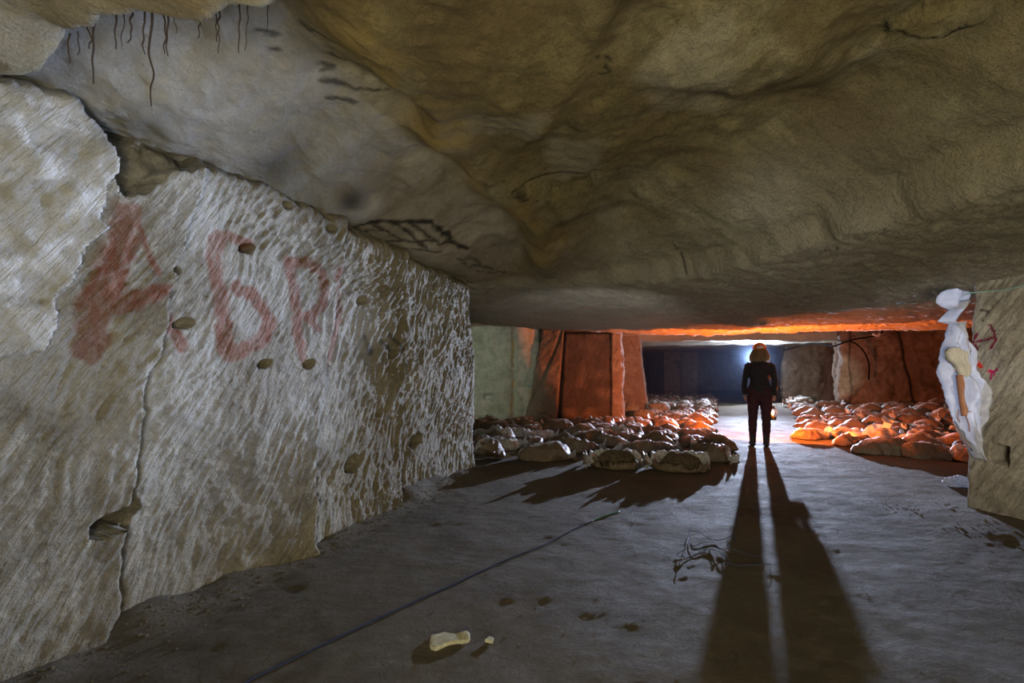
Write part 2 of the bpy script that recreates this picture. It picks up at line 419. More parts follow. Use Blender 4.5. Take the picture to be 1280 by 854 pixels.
Z = Z - .05 * inpoly([ceil_pt(*p) for p in ((1108, 28), (1150, 10), (1240, 4), (1238, 18), (1180, 36), (1150, 40))], X, Y)
ceiling = struct(grid_obj('ceiling', np.stack([X, Y, Z], -1), np.stack([X, Y], -1), M_ceil, {'pale': pale, 'ochre': ochre, 'soot_shade': soot_shade}))

# ------------------------------------------------------------------ generic hewn rock face along a plan path
def strip(name, pts, z1, mat, ds=.04, dz=.04, z0=-.12, rnd=.08, closed=False, amp=.04, disp=None, lean=0.0, seed=0, svals=None, attrs=None, chis=.006, warp=None):
    pts = np.array(pts, float)
    if closed: pts = np.vstack([pts, pts[:1]])
    seg = np.hypot(*np.diff(pts, axis=0).T); cum = np.concatenate([[0], np.cumsum(seg)]); L = cum[-1]
    def at(s):
        s = s % L if closed else s
        return np.stack([np.interp(s, cum, pts[:, 0]), np.interp(s, cum, pts[:, 1])], -1)
    s = svals if svals is not None else np.linspace(0, L, max(8, int(L / ds)), endpoint=not closed)
    offs = np.linspace(-rnd, rnd, 9)
    if not closed: pos = np.mean([at(np.clip(s + o, 0, L)) for o in offs], 0)
    else: pos = np.mean([at(s + o) for o in offs], 0)
    e = max(.01, rnd * .3)
    tan = np.mean([at(np.clip(s + o + e, 0, L) if not closed else s + o + e) - at(np.clip(s + o - e, 0, L) if not closed else s + o - e) for o in offs], 0)
    tan /= np.linalg.norm(tan, axis=1)[:, None] + 1e-9
    nrm = np.stack([tan[:, 1], -tan[:, 0]], -1)
    zz = np.arange(z0, z1 + dz, dz)
    S, Zg = np.meshgrid(s, zz, indexing='ij')
    PX = pos[:, 0][:, None] + 0 * Zg; PY = pos[:, 1][:, None] + 0 * Zg
    off = amp * fbm(PX * 1.3, PY * 1.3, Zg * 1.3, seed + 1, 4) + amp * .25 * fbm(PX * 7, PY * 7, Zg * 7, seed + 2, 3)
    a = S * .53 + Zg * .85; b = -S * .85 + Zg * .53
    if chis: off = off + chis * fbm(a * 5, b * 22, 0, seed + 3, 2)
    if lean: off = off + lean * (1.2 - Zg)
    if disp is not None: off = off + disp(S, Zg)
    P = np.stack([PX + nrm[:, 0][:, None] * off, PY + nrm[:, 1][:, None] * off, Zg], -1)
    if warp is not None: P = warp(P)
    return grid_obj(name, P, np.stack([S, Zg], -1), mat, attrs(S, Zg, P) if attrs else {}, wrap=closed)

# ------------------------------------------------------------------ the long left wall
LW0 = 8.0       # path starts this far before the wall's end
wpts = [P0 - D * LW0, P0, P0 + (-NW) * 3.0]
sv = np.concatenate([np.arange(0, 3.3, .12), np.arange(3.3, LW0 + .15, .0115), np.arange(LW0 + .15, LW0 + 3.0, .05)])
def W(*p): return [wall_sz(*q) for q in p]
RID = [W((415, 262), (412, 330), (395, 450), (378, 570), (365, 700)), W((502, 318), (500, 400), (492, 520), (485, 650)), W((238, 205), (215, 300), (190, 385), (168, 470), (150, 640), (110, 860))]
LET = [  # red painted capitals
    (W((140, 268), (136, 300), (124, 335), (112, 370), (102, 405), (98, 440)), .060), (W((150, 278), (160, 310), (176, 345)), .018),
    (W((112, 388), (135, 385), (160, 372), (186, 364)), .040), (W((194, 392), (206, 415), (214, 434)), .034),
    (W((262, 300), (256, 322), (262, 350), (270, 380), (268, 415), (270, 443)), .052), (W((255, 300), (280, 297), (303, 306)), .030),
    (W((288, 362), (308, 372), (322, 390), (328, 405), (318, 424), (298, 436), (272, 442)), .048),
    (W((352, 330), (358, 362), (362, 395), (360, 420), (366, 450)), .045), (W((352, 330), (372, 328), (388, 342), (392, 365), (388, 385), (372, 398)), .036),
    (W((372, 398), (384, 412)), .03), (W((409, 345), (416, 372), (419, 400), (414, 430), (410, 446)), .075)]
HOLES = [(137, 648, .115, .055, .13), (433, 580, .085, .065, .12), (519, 551, .10, .075, .10), (318, 455, .05, .025, .05), (372, 455, .05, .028, .05), (219, 405, .05, .025, .04),
         (299, 311, .05, .03, .06), (345, 258, .04, .03, .04), (396, 288, .035, .03, .05), (450, 376, .05, .035, .06), (500, 377, .04, .04, .05), (537, 381, .06, .045, .07), (483, 443, .05, .03, .06), (541, 442, .05, .03, .06), (468, 516, .05, .03, .05), (565, 408, .05, .04, .05), (205, 340, .04, .02, .03), (180, 600, .0, .0, 0)]
PATCH = W((-60, 90), (62, 118), (128, 205), (118, 300), (66, 375), (44, 440), (-60, 470))
BLK = W((62, 108), (128, 198), (132, 246), (165, 242), (215, 218), (252, 205), (250, 150), (120, 60))
def wall_disp(S, Z):
    s = S - LW0
    o = 0 * s
    f = ss(-5.2, -4.6, s) * ss(.12, -.02, s)
    # hewn bands: each band nearer the camera stands a little proud
    for k, (rd, h) in enumerate(zip(RID, (.045, .04, .035))):
        rz = np.array([p[1] for p in rd]); rs = np.array([p[0] for p in rd]); od = np.argsort(rz)
        sr = np.interp(Z, rz[od], rs[od]) + .02 * fbm(Z * 6, k, 0, 300 + k, 3)
        d = s - sr
        o = o + 2.3 * 1.25 * h * ss(.012, -.012, d) * np.exp(np.minimum(0, d) / .5) - .03 * np.exp(-((d - .03) / .02) ** 2) * ss(1.9, .8, Z)
    # pick marks: slanting ridges
    wob = .10 * fbm(s * 2.2, Z * 2.2, 0, 310, 2)
    ang = math.radians(60) + 0
    a = s * math.cos(ang) + Z * math.sin(ang) + wob; b = -s * math.sin(ang) + Z * math.cos(ang) + wob * .7
    r1 = 1 - np.abs(vn(a * 5.5, b * 23, 0, 311)); r2 = 1 - np.abs(vn(a * 11, b * 46, 1, 312)); r3 = vn(a * 22, b * 60, 2, 313)
    pk = .015 * (r1 ** 2 - .5) + .011 * (r2 ** 2 - .5) + .004 * r3
    pk = pk * (.5 + .5 * ss(-.5, .4, fbm(s * 1.3, Z * 1.3, 0, 314, 2)) + .5 * ss(-2.8, -1.5, s))
    pt = inpoly(PATCH, s + .05 * fbm(s * 5, Z * 5, 0, 320, 3), Z + .05 * fbm(s * 5, Z * 5, 0, 321, 3))
    wall_disp.pt = pt
    flat = ss(-2.9, -3.9, s + .5 * (Z - 1.2))
    pk = pk * (1 - .75 * pt) * (1 - .45 * flat)
    o = o + pk * f + .035 * pt * f + .012 * pt * fbm(s * 9, Z * 9, 0, 322, 3)
    bk = inpoly(BLK, s + .03 * fbm(s * 7, Z * 7, 0, 324, 3), Z + .03 * fbm(s * 7, Z * 7, 0, 325, 3))
    o = o - .22 * bk * f - .04 * bk * fbm(s * 5, Z * 5, 0, 326, 3)
    # ragged top
    top = 2.47 + .03 * fbm(s * 7, 0, 0, 330, 3)
    o = o - .10 * ss(-.05, .06, Z - top + .03)
    for hx, hy, ru, rv, dp in HOLES:
        if ru <= 0: continue
        u, v = wall_sz(hx, hy); du, dv = s - u, Z - v
        du2 = du * .94 + dv * .34 * .5
        q = np.sqrt((du / ru) ** 2 + ((dv - .25 * du) / rv) ** 2) + .18 * vn(s * 30, Z * 30, 0, 340)
        o = o - 3 * dp * ss(1.10, .85, q) * (.55 + .45 * ss(.9, -.9, du / ru))
    # outward foot and bulge
    o = o + .06 * ss(.5, 0, Z) + .05 * fbm(s * .8, Z * .8, 0, 345, 2) * f
    return o
def wall_attrs(S, Z, P):
    s = S - LW0
    n = fbm(s * 9, Z * 9, 0, 350, 4); n2 = fbm(s * 3, Z * 3, 0, 351, 4)
    pale = .95 * wall_disp.pt * ss(-1.2, .0, n + .5)
    pale = np.maximum(pale, .30 * ss(-.3, .7, n2) * ss(.5, 1.3, Z))
    pnt = 0 * s
    ang = math.radians(60); a = s * math.cos(ang) + Z * math.sin(ang); b = -s * math.sin(ang) + Z * math.cos(ang)
    rag = .5 * vn(a * 9, b * 38, 1, 312) + .6 * fbm(s * 24, Z * 24, 0, 352, 3)
    for pts, wd in LET:
        d = pdist(pts, s, Z) / wd
        pnt = np.maximum(pnt, ss(1.25, .65, d + .38 * rag) * (.86 + .14 * vn(s * 6, Z * 6, 0, 353)))
    halo = 0 * s
    soot_shade = .9 * ss(2.40, 2.52, Z + .03 * n) * ss(-3.9, -3.5, s) * ss(-2.6, -3.0, s)
    soot_shade = np.maximum(soot_shade, .5 * np.exp(-pdist(W((60, 110), (95, 150), (125, 195)), s, Z) ** 2 / .0016))  # shade of the gap beside the pale patch, put into the colour
    for p in (W((455, 420), (462, 440)), W((470, 425), (482, 442)), W((478, 418), (492, 436))):
        soot_shade = np.maximum(soot_shade, .6 * ss(.03, .008, pdist(p, s, Z) + .02 * n))
    return {'pale': pale, 'paint': np.clip(pnt, 0, 1) * .92, 'soot_shade': soot_shade}
wall_left = struct(strip('wall_left', wpts, 2.66, M_wall, dz=.0115, rnd=.05, amp=.018, disp=wall_disp, svals=sv, attrs=wall_attrs, seed=400, chis=0))

# ------------------------------------------------------------------ walls and pillars further in
def green_attrs(S, Z, P):
    x = P[..., 0]; n = fbm(x * 4, Z * 4, 0, 501, 4)
    line = np.exp(-((x - .02 - .06 * vn(Z * 3, 0, 0, 502)) / .035) ** 2)
    return {'pale': .25 * ss(-.2, .6, n) + .5 * ss(.1, .25, x) * ss(-.5, .4, n), 'ochre': np.clip(.9 * line * ss(-.6, .2, n) + .6 * np.exp(-((x - .5) / .05) ** 2) * ss(0, .3, n), 0, 1)}
def green_disp(S, Z):
    # small recess near the bottom with a drill-mark line
    x = -4.6 + S
    q = np.maximum(np.abs(x + .62) / .13, np.abs(Z - .62) / .075)
    return -.09 * ss(1.1, .8, q) + .02 * np.exp(-((x + .55) / .6) ** 8) * np.exp(-((Z - .76) / .02) ** 2) - .05 * np.exp(-((x - .05) / .05) ** 2)
wall_back_left = struct(strip('wall_back_left', [(-4.6, 12.35), (.75, 12.35), (.95, 13.2)], 2.75, M_green, .035, .035, amp=.03, attrs=green_attrs, disp=green_disp, seed=510))
wall_rear = struct(strip('wall_back', [(-3, 34.5), (3, 34.2), (18, 34.5), (34, 34)], 3.1, M_grey, .15, .12, amp=.12, seed=520))
wall_right = struct(strip('wall_right', [(29.0, 36), (22, 22), (15.5, 15.5), (12.0, 9.6), (8.2, 5.2), (5.6, -3.4)][::1], 3.0, M_rock, .08, .06, amp=.08, seed=530))
wall_left_far = struct(strip('wall_left_far', [(3.1, 15.4), (3.3, 20), (3.5, 25), (3.8, 35)][::1], 3.1, M_grey, .12, .1, amp=.12, seed=535))

def shear(cx, k, z0=1.2):
    def f(P):
        P = P.copy(); P[..., 0] += k * (z0 - P[..., 2]) * np.sign(P[..., 0] - cx); return P
    return f
def p1_disp(S, Z): return 0 * S
# large front pillar of the left side, with slanting left flank and a recessed panel
def p1warp(P):
    P = P.copy(); x, y, z = P[..., 0], P[..., 1], P[..., 2]
    P[..., 0] += ss(1.2, .5, x) * (-.17 * (z - 1.25) * -1) * -1 * -1 + 0
    P[..., 0] += .10 * (1.3 - z) * ss(2.4, 2.9, x) * .0
    return P
def panel_pillar_disp(S, Z):
    # recessed dark panel on the front face, deep vertical slot on its left and undercut on top
    u = S
    rec = ss(1.62, 1.66, u) * ss(2.98, 2.94, u) * ss(2.42, 2.36, Z + .03 * vn(u * 5, 0, 0, 541))
    slot = ss(1.60, 1.64, u) * ss(1.74, 1.70, u) * ss(2.42, 2.36, Z)
    top = ss(2.30, 2.34, Z) * ss(2.42, 2.38, Z) * rec
    diag = np.exp(-((u - 1.15 - .35 * (Z - 1.2) * .9) / .05) ** 2)
    return -.10 * rec - .16 * slot - .2 * top - .07 * diag + .02 * fbm(u * 6, Z * 6, 0, 542, 3)
def lean_left(P):
    P = P.copy(); x, z = P[..., 0], P[..., 2]
    P[..., 0] = x - .19 * (1.3 - z) * ss(1.7, .8, x) + .03 * (1.3 - z) * ss(2.6, 3.0, x); return P
# front pillar path travels so that its outside is on the right-hand side: run from back-left to front-left to front-right
tag(strip('rock_pillar', [(.62, 13.9), (.62, 12.15), (1.25, 11.85), (2.85, 11.85), (2.95, 12.0), (3.05, 13.9)], 2.78, M_orock, .025, .03, rnd=.05, amp=.035, disp=lambda S, Z: panel_pillar_disp(S - .83, Z), warp=lean_left, seed=545, attrs=lambda S, Z, P: {'dirt_shade': 1.1 * ss(2.45, 2.5, S) * ss(3.82, 3.78, S) * ss(2.42, 2.36, Z) * (.8 + .3 * vn(S * 4, Z * 4, 0, 547))}),  # recessed panel painted darker to stand in for its shade
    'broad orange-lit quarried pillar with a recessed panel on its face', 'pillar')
def wide_foot(P):
    P = P.copy(); x, z = P[..., 0], P[..., 2]
    P[..., 0] = x + .12 * (1.3 - z) * ss(3.7, 4.1, x); return P
tag(strip('rock_pillar', [(3.15, 17.5), (3.2, 14.4), (4.12, 14.3), (4.25, 14.6), (4.4, 17.5)], 2.85, M_orock, .04, .04, rnd=.06, amp=.04, warp=wide_foot, seed=550),
    'narrow dark orange pillar flaring at its foot, right behind the broad orange pillar', 'pillar')
def sign_attr(S, Z, P):
    x = P[..., 0]; d = pdist([(9.85, 1.95), (10.05, 2.1), (10.25, 2.0), (10.05, 1.88), (9.9, 1.95)], x, Z)
    d = np.minimum(d, pdist([(10.15, 1.9), (10.28, 1.7), (10.2, 1.62)], x, Z))
    return {'soot_shade': .85 * ss(.05, .02, d) * (P[..., 1] < 28.6)}
tag(strip('rock_pillar', [(9.4, 31), (9.35, 28.0), (10.35, 27.9), (10.6, 28.25), (10.7, 28.2), (11.5, 28.1), (11.6, 31)], 3.0, M_grey, .05, .06, rnd=.06, amp=.05, attrs=sign_attr, seed=555),
    'distant grey double pillar left of the blue glowing passage', 'pillar')
tag(strip('rock_pillar', [(11.9, 20.6), (11.62, 19.7), (10.5, 17.6), (12.4, 17.4), (13.6, 17.3), (13.6, 21)][::1], 2.8, M_grey, .05, .05, rnd=.08, amp=.10, seed=560, chis=0),
    'grey rough pillar on the right with a blocky pale left edge, behind the person', 'pillar')
def a_disp(S, Z):
    u = S - 2.2
    return -.28 * ss(.35, .5, u) * ss(1.75, 1.5, u + .15 * vn(Z * 2, 0, 0, 571)) * ss(2.4, 2.3, Z) + .12 * ss(1.7, 1.8, u) * ss(2.4, 2.3, u) - .25 * np.exp(-((u - 4.0 - .2 * (1.2 - Z)) / .08) ** 2) + .03 * fbm(u * 3, Z * 3, 0, 572, 3)
tag(strip('rock_pillar', [(12.6, 17.2), (10.85, 15.3), (9.98, 13.75), (11.2, 13.5), (12.9, 13.1), (13.6, 12.7), (14.6, 12.6)][::1], 2.8, M_brown, .04, .04, rnd=.06, amp=.09, disp=a_disp, seed=570),
    'wide brown rock pillar on the right with a hanging black cable', 'pillar')

# right foreground pillar with spray marks
AR = np.array([4.15, 4.12]); BR = np.array([4.22, 3.72]); CR = np.array([4.12, 2.9])
def rp_sz(px, py):
    k = (px - 640) / F; a, b = AR, BR
    den = (b[0] - a[0]) - k * (b[1] - a[1]); t = (k * a[1] - a[0]) / den
    Yv = a[1] + t * (b[1] - a[1]); return (t * np.linalg.norm(b - a), CH + (468 - py) / F * Yv)
R = rp_sz
ARW = [[R(1215, 428), R(1243, 422)], [R(1220, 418), R(1214, 428), R(1221, 437)], [R(1235, 406), R(1242, 415), R(1244, 425), R(1238, 435)]]
RED = [[R(1221, 455), R(1223, 458)]]
PNK = [[R(1233, 464), R(1238, 466), R(1246, 462)], [R(1237, 465), R(1237, 474)], [R(1236, 463), R(1242, 469)]]
BLK2 = [[R(1208, 396), R(1213, 396), R(1211, 406)], [R(1224, 388), R(1232, 389), R(1230, 396)], [R(1226, 400), R(1229, 401)], [R(1207, 438), R(1214, 447)]]
RL0 = 3.0
def rp_disp(S, Z):
    s = S - RL0; u, v = R(1253, 568)
    q = np.maximum(np.abs(s - u) / .060, np.abs(Z - v + .2 * (s - u)) / .075)
    return -.22 * ss(1.15, .85, q) + .03 * ss(1.0, .9, Z + .2 * s) * ss(.6, .2, s)
def rp_attr(S, Z, P):
    s = S - RL0
    def m(ls, wd): return np.max([ss(wd * 1.3, wd * .6, pdist(l, s, Z) + .005 * vn(s * 60, Z * 60, 0, 580)) for l in ls], 0)
    return {'mag': m(ARW, .011), 'red': m(RED, .022), 'pnk': m(PNK, .010), 'soot_shade': .8 * m(BLK2, .008), 'paint': 0 * s,
            'pale': .25 * ss(-.2, .5, fbm(s * 4, Z * 4, 0, 581, 3))}
def rp_mat():
    m = rock('limestone_sprayed', (.30, .25, .18), (.42, .37, .28), (.52, .47, .37), chisel=.7, attrs=('soot_shade', 'pale'))
    t = NT.__new__(NT); t.m = m; t.t = m.node_tree; t.N = t.t.nodes; t.L = t.t.links; t.b = t.N['Principled BSDF']
    src = t.b.inputs['Base Color'].links[0].from_socket
    c = t.mix(t.attr('mag'), src, (.20, .015, .05)); c = t.mix(t.attr('red'), c, (.75, .04, .02)); c = t.mix(t.attr('pnk'), c, (.62, .01, .12))
    t.link(c, t.b.inputs['Base Color']); return m
u3 = AR + np.array([RL0, .5]) * 1.0
dl = np.hypot(RL0, .5)
RL0 = dl
sv2 = np.concatenate([np.arange(0, dl - .2, .06), np.arange(dl - .2, dl + 1.3, .008), np.arange(dl + 1.3, dl + 1.3 + 2.0, .06)])
pr = strip('rock_pillar', [u3, AR, BR, CR, CR + np.array([2.5, -.3])], 2.6, rp_mat(), dz=.011, rnd=.03, amp=.02, disp=rp_disp, svals=sv2, attrs=rp_attr, seed=590, chis=.008,
           warp=lambda P: np.stack([P[..., 0] - .02 * (1.0 - P[..., 2]), P[..., 1], P[..., 2]], -1))
tag(pr, 'pale hewn pillar at right foreground with sprayed red and magenta marks', 'pillar')

#@@OBJECTS@@
# ------------------------------------------------------------------ haze hanging in the far gallery
t = NT('gallery_haze'); t.N.remove(t.b)
vs = t.n('ShaderNodeVolumeScatter'); vs.inputs['Color'].default_value = (.52, .68, 1, 1); vs.inputs['Density'].default_value = .021; vs.inputs['Anisotropy'].default_value = .2
t.link(vs.outputs[0], t.N['Material Output'].inputs['Volume'])
bm = bmesh.new()
bmesh.ops.create_cube(bm, size=1, matrix=Matrix.Translation((7.2, 24.9, 1.35)) @ Matrix.Diagonal((6.2, 17.4, 2.6, 1)))
hz = bm_obj('haze', bm, t.m, smooth=False); tag(hz, 'bluish haze glowing in the far passage behind the person', 'haze'); hz['kind'] = 'stuff'

# ------------------------------------------------------------------ sacks
def sack_mesh(name, seed, L=.70, Wd=.42, H=.22, neck=True, nu=30, nv=20, slump=0.0, wr=1.0):
    """a filled sack lying down: flat underneath, domed top, seam at one end, gathered mouth at the other"""
    rnd = random.Random(seed)
    u = np.linspace(-1, 1, nu); v = np.linspace(0, 2 * math.pi, nv, endpoint=False)
    U, V = np.meshgrid(u, v, indexing='ij')
    prof = (1 - np.abs(U) ** (2.2 + 1.6 * rnd.random())) ** (.5 + .25 * rnd.random())
    x = U * L / 2
    cy, cz = np.cos(V), np.sin(V)
    y = np.sign(cy) * np.abs(cy) ** .75 * prof * Wd / 2
    top = np.where(cz > 0, cz ** .9 * prof ** .8 * H * .80, -np.abs(cz) ** .6 * prof * H * .20)
    z = top + H * .20
    n = fbm(x * 6, y * 6, z * 6, seed, 4); fold = np.maximum(0, vn(x * 3.5 + y * 2, y * 11 + x * 3, seed * 1.7, seed + 11)) ** 1.5
    wrk = np.abs(vn(x * 9 + 4 * y, y * 14, seed * 3.1, seed + 7))
    z = z + (.034 * n - .030 * wrk * wr + .07 * fold) * (z > H * .25) + slump * H * np.cos(x / L * 5 + seed) * prof * .3 * (z > H * .2)
    y = y + .035 * fbm(x * 5, z * 5, 1, seed + 3, 3)
    z = np.maximum(z, .0)
    x = x + .05 * y * rnd.uniform(-1, 1)
    P = np.stack([x, y, z], -1)
    bm = bmesh.new()
    vs = [[bm.verts.new(P[i, j]) for j in range(nv)] for i in range(nu)]
    for i in range(nu - 1):
        for j in range(nv): bm.faces.new((vs[i][j], vs[i][(j + 1) % nv], vs[i + 1][(j + 1) % nv], vs[i + 1][j]))
    bmesh.ops.remove_doubles(bm, verts=bm.verts, dist=.002)
    return bm
def neck_bm(seed, L=.70, H=.25, size=1.0):
    """gathered and frilled mouth of a sack"""
    rnd = random.Random(seed); bm = bmesh.new(); nr, ns = 7, 22; rings = []
    for i in range(nr):
        f = i / (nr - 1); r = (.075 - .12 * f + .22 * f * f * 1.0) * size
        rr = []
        for k in range(ns):
            a = 2 * math.pi * k / ns; q = r * (1 + .35 * f * math.sin(a * 5 + seed) + .15 * rnd.uniform(-1, 1) * f)
            rr.append(bm.verts.new((L / 2 - .05 + f * .15 * size, q * math.cos(a) * 1.2, max(.006, H * .40 + q * math.sin(a) * .8 + .05 * f * math.sin(seed) - .02 * f))))
        rings.append(rr)
    for a, b in zip(rings[:-1], rings[1:]):
        for k in range(ns): bm.faces.new((a[k], a[(k + 1) % ns], b[(k + 1) % ns], b[k]))
    return bm
def me_of(bm, mats):
    me = bpy.data.meshes.new('sack')
    bmesh.ops.recalc_face_normals(bm, faces=bm.faces); bm.to_mesh(me); bm.free()
    for m in mats: me.materials.append(m)
    for p in me.polygons: p.use_smooth = True
    return me
def join_bm(a, b):
    me = bpy.data.meshes.new('tmp'); b.to_mesh(me); b.free(); a.from_mesh(me); bpy.data.meshes.remove(me); return a
FAR = []
for k in range(10):
    b = sack_mesh('sack', 10 + k, .64 + .03 * (k % 3), .38 + .02 * (k % 2), .18 + .012 * (k % 4), slump=.5 * (k % 3 - 1))
    if k % 2: b = join_bm(b, neck_bm(k, .66, .20, .8))
    if k % 4 == 1:
        for v in b.verts: v.co.x = -v.co.x
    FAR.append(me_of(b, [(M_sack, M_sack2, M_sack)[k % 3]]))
def place(o, x, y, rz, tilt=(0, 0), sc=(1, 1, 1), dz=0):
    o.location = (x, y, float(zf(x, y)) - .012 + dz); o.rotation_euler = (tilt[0], tilt[1], rz); o.scale = sc

def near_sack(px, py, wpx, label, seed, rz=0, open_soil=False, white=False, H=.27, Wd=.46, tilt=(0, 0), neckside=1, dz=0, group=None, slump=.4, Ls=None):
    x, y, L = NEAR[seed]
    e = empty('sack', (x, y, float(zf(x, y)) - .012 + dz), rz); e.rotation_euler = (tilt[0], tilt[1], rz)
    H *= .84; bm = sack_mesh('sack', seed, L, Wd, H, nu=52, nv=36, slump=slump, wr=2.0)
    if open_soil:   # top torn open: sack wall falls to a rim, the soil shows as a mound inside
        for v in bm.verts:
            q = (v.co.x / (L * .40)) ** 2 + ((v.co.y + .06) / (Wd * .34)) ** 2
            if v.co.z > H * .3:
                rim = H * (.50 + .42 * float(ss(-.12, .12, v.co.y)))
                if q < 1: v.co.z = H * .22
                elif q < 2.2: v.co.z = rim + .010 * math.sin(v.co.x * 34 + seed) + .008 * math.sin(v.co.x * 71)
                elif v.co.y < 0: v.co.z = min(v.co.z, rim)
        bm_obj('plastic_cover', bm, M_white if white else M_sack, e)
        so = bmesh.new()
        vsx = ellipsoid(so, (0, -.02, H * .42), (L * .35, Wd * .27, H * .50), 32, 20)
        for v in so.verts:
            v.co += Vector((0, 0, 1)) * .03 * float(fbm(v.co.x * 9, v.co.y * 9, seed, seed, 3))
            v.co.z = max(v.co.z, .01)
        bm_obj('soil_fill', so, M_soil, e)
    else:
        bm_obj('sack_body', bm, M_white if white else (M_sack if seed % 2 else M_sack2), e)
    nk = bm_obj('gathered_neck', neck_bm(seed, L, H, .75), M_white if white else M_sack, e)
    if neckside < 0: nk.rotation_euler = (0, 0, math.pi)
    tag(e, label, 'sack', group)
SPEC = []; NEAR = {}
def NS(*a, **k): SPEC.append((a, k))
NS(770, 590, 72, 'torn-open plastic sack showing brown soil, left of the two at the very front edge', 1, .06, True, Wd=.5, H=.29, neckside=-1)
NS(850, 594, 80, 'wide torn-open plastic sack showing soil, nearest sack to the bare path', 2, -.08, True, Wd=.5, H=.30, neckside=-1)
NS(806, 571, 84, 'long earthy sack lying right behind the two torn-open front sacks', 3, .05, Wd=.42, H=.27)
NS(886, 580, 58, 'bulky sack with bright gathered folds beside the torn-open sack nearest the path', 4, -.85, Wd=.42, H=.30, neckside=1, Ls=.66)
NS(680, 580, 72, 'long dull sack with bright right end, frontmost of the cluster by the left wall', 5, .0, Wd=.44, H=.29)
NS(612, 583, 40, 'small pale sack slumped upright beside the end of the left wall', 6, 1.2, Wd=.36, H=.25, tilt=(0, .38), dz=.10, Ls=.52)
NS(632, 566, 46, 'short grey sack with a white edge behind the slumped upright sack', 7, .2, white=True, Wd=.38, H=.24)
NS(722, 569, 66, 'earthy sack with a crumpled bright white mouth at its right end', 8, -.15, Wd=.42, H=.26)
NS(655, 552, 78, 'long sack with a flat pale top like a folded sheet', 9, -.10, white=True, Wd=.40, H=.24)
NS(613, 551, 42, 'crumpled shiny white plastic sack near the pale greenish wall', 10, .5, white=True, Wd=.36, H=.26, slump=1)
NS(742, 556, 62, 'dull brown sack in the second row, left of a shiny folded plastic sack', 11, .1)
NS(694, 545, 56, 'dark sack with a white knotted end below the broad pillar', 12, -.15, neckside=-1)
NS(772, 553, 52, 'shiny white folded plastic sack in front of the broad pillar', 13, -.45, white=True)
NS(896, 568, 62, 'smooth humped sack with a bright ridge, tip pointing to the path', 14, -.45, Wd=.42, H=.28, Ls=.68, neckside=-1)
NS(865, 553, 50, 'dark sack with brown front between two bright-topped humped sacks', 15, .12)
NS(820, 552, 50, 'rounded sack with a broad white top in the third row left of the path', 16, -.35)
NS(848, 538, 44, 'orange-lit sack one row behind the dark brown-fronted sack', 17, -.2)
NS(737, 539, 52, 'bright-topped sack at the foot of the broad pillar, right part', 18, .0)
# right of the path
NS(1012, 553, 54, 'round orange-fronted sack with white rim, nearest the path on its right side', 21, .05, Wd=.44, H=.27)
NS(1058, 552, 46, 'sack with a flat white top just right of the sack nearest the path', 22, -.1, white=True)
NS(1064, 562, 50, 'low rounded orange sack with a curved white rim in the right front row', 23, .15)
NS(1105, 573, 74, 'long dark-fronted sack, foremost in the right-hand field', 24, -.05, Wd=.46, H=.29)
NS(1098, 554, 52, 'pale-topped sack right under the small white carton', 25, .1, white=True)
NS(1158, 577, 60, 'orange earth-covered sack between the two longest sacks of the right front row', 26, -.3)
NS(1204, 580, 66, 'long shadowed sack partly behind the right foreground pillar', 27, -.05)
NS(1150, 556, 50, 'dusty lumpy sack behind the right front row, near the carton', 28, .25)

for a, k in SPEC:
    px, py, wpx, lab, sd = a[:5]; x, y = fpt(px, py - 3); Wd = k.get('Wd', .46)
    L = (k.get('Ls') or wpx * y / F) * .95; y += Wd * .35; NEAR[sd] = [(px - 640) / F * y, y, L]
for _ in range(60):
    ks = list(NEAR)
    for i, a in enumerate(ks):
        for b in ks[i + 1:]:
            A, B = NEAR[a], NEAR[b]; dx, dy = B[0] - A[0], B[1] - A[1]; ra = (A[2] + B[2]) / 2 + .02
            q = math.hypot(dx / ra, dy / .40)
            if q < 1:
                m = (1 - q) * .10; sy = 1 if dy >= 0 else -1; sx = 1 if dx >= 0 else -1
                A[1] -= sy * m * .3; B[1] += sy * m * .8; A[0] -= sx * m * .35; B[0] += sx * m * .35
for a, k in SPEC: near_sack(*a, **k)
NEARL = [(v[0], v[1]) for v in NEAR.values()]
# the packed rows behind, in path-aligned ranks
rr = random.Random(5)
GL = 'sacks packed in rows on the left of the path'; GR = 'sacks packed in rows on the right of the path'
cnt = 0; protos = {}
ORD = 'first second third fourth fifth sixth seventh eighth ninth tenth eleventh twelfth'.split()
def field_sack(x, y, side, row=0, k=0):
    global cnt
    me = FAR[rr.randrange(len(FAR))]
    key = me.name
    if key not in protos:
        o = bpy.data.objects.new('sack', me); protos[key] = o
    else: o = protos[key].copy()
    COL.objects.link(o)
    place(o, x, y, rr.uniform(-.45, .25) - .12, (rr.uniform(-.10, .16), rr.uniform(-.07, .07)), (rr.uniform(.90, 1.08), rr.uniform(.9, 1.05), rr.uniform(.9, 1.2)), rr.uniform(0, .025))
    if side == 'L':
        if y < 12.6 and row < 12: tag(o, f'dusty sack in the {ORD[row]} packed row left of the path, {ORD[k]} from the path', 'sack', GL)
        else: tag(o, 'small distant sack in the far rows left of the path, beyond the orange pillars', 'sack', 'far sacks on the left of the path')
    else:
        if y < 11: tag(o, f'dusty sack in the {ORD[row]} packed row right of the path, {ORD[k]} from the path', 'sack', GR)
        else: tag(o, 'small distant sack in the far rows right of the path, near the right rock pillars', 'sack', 'far sacks on the right of the path')
    cnt += 1
yy = 7.3; row = 0
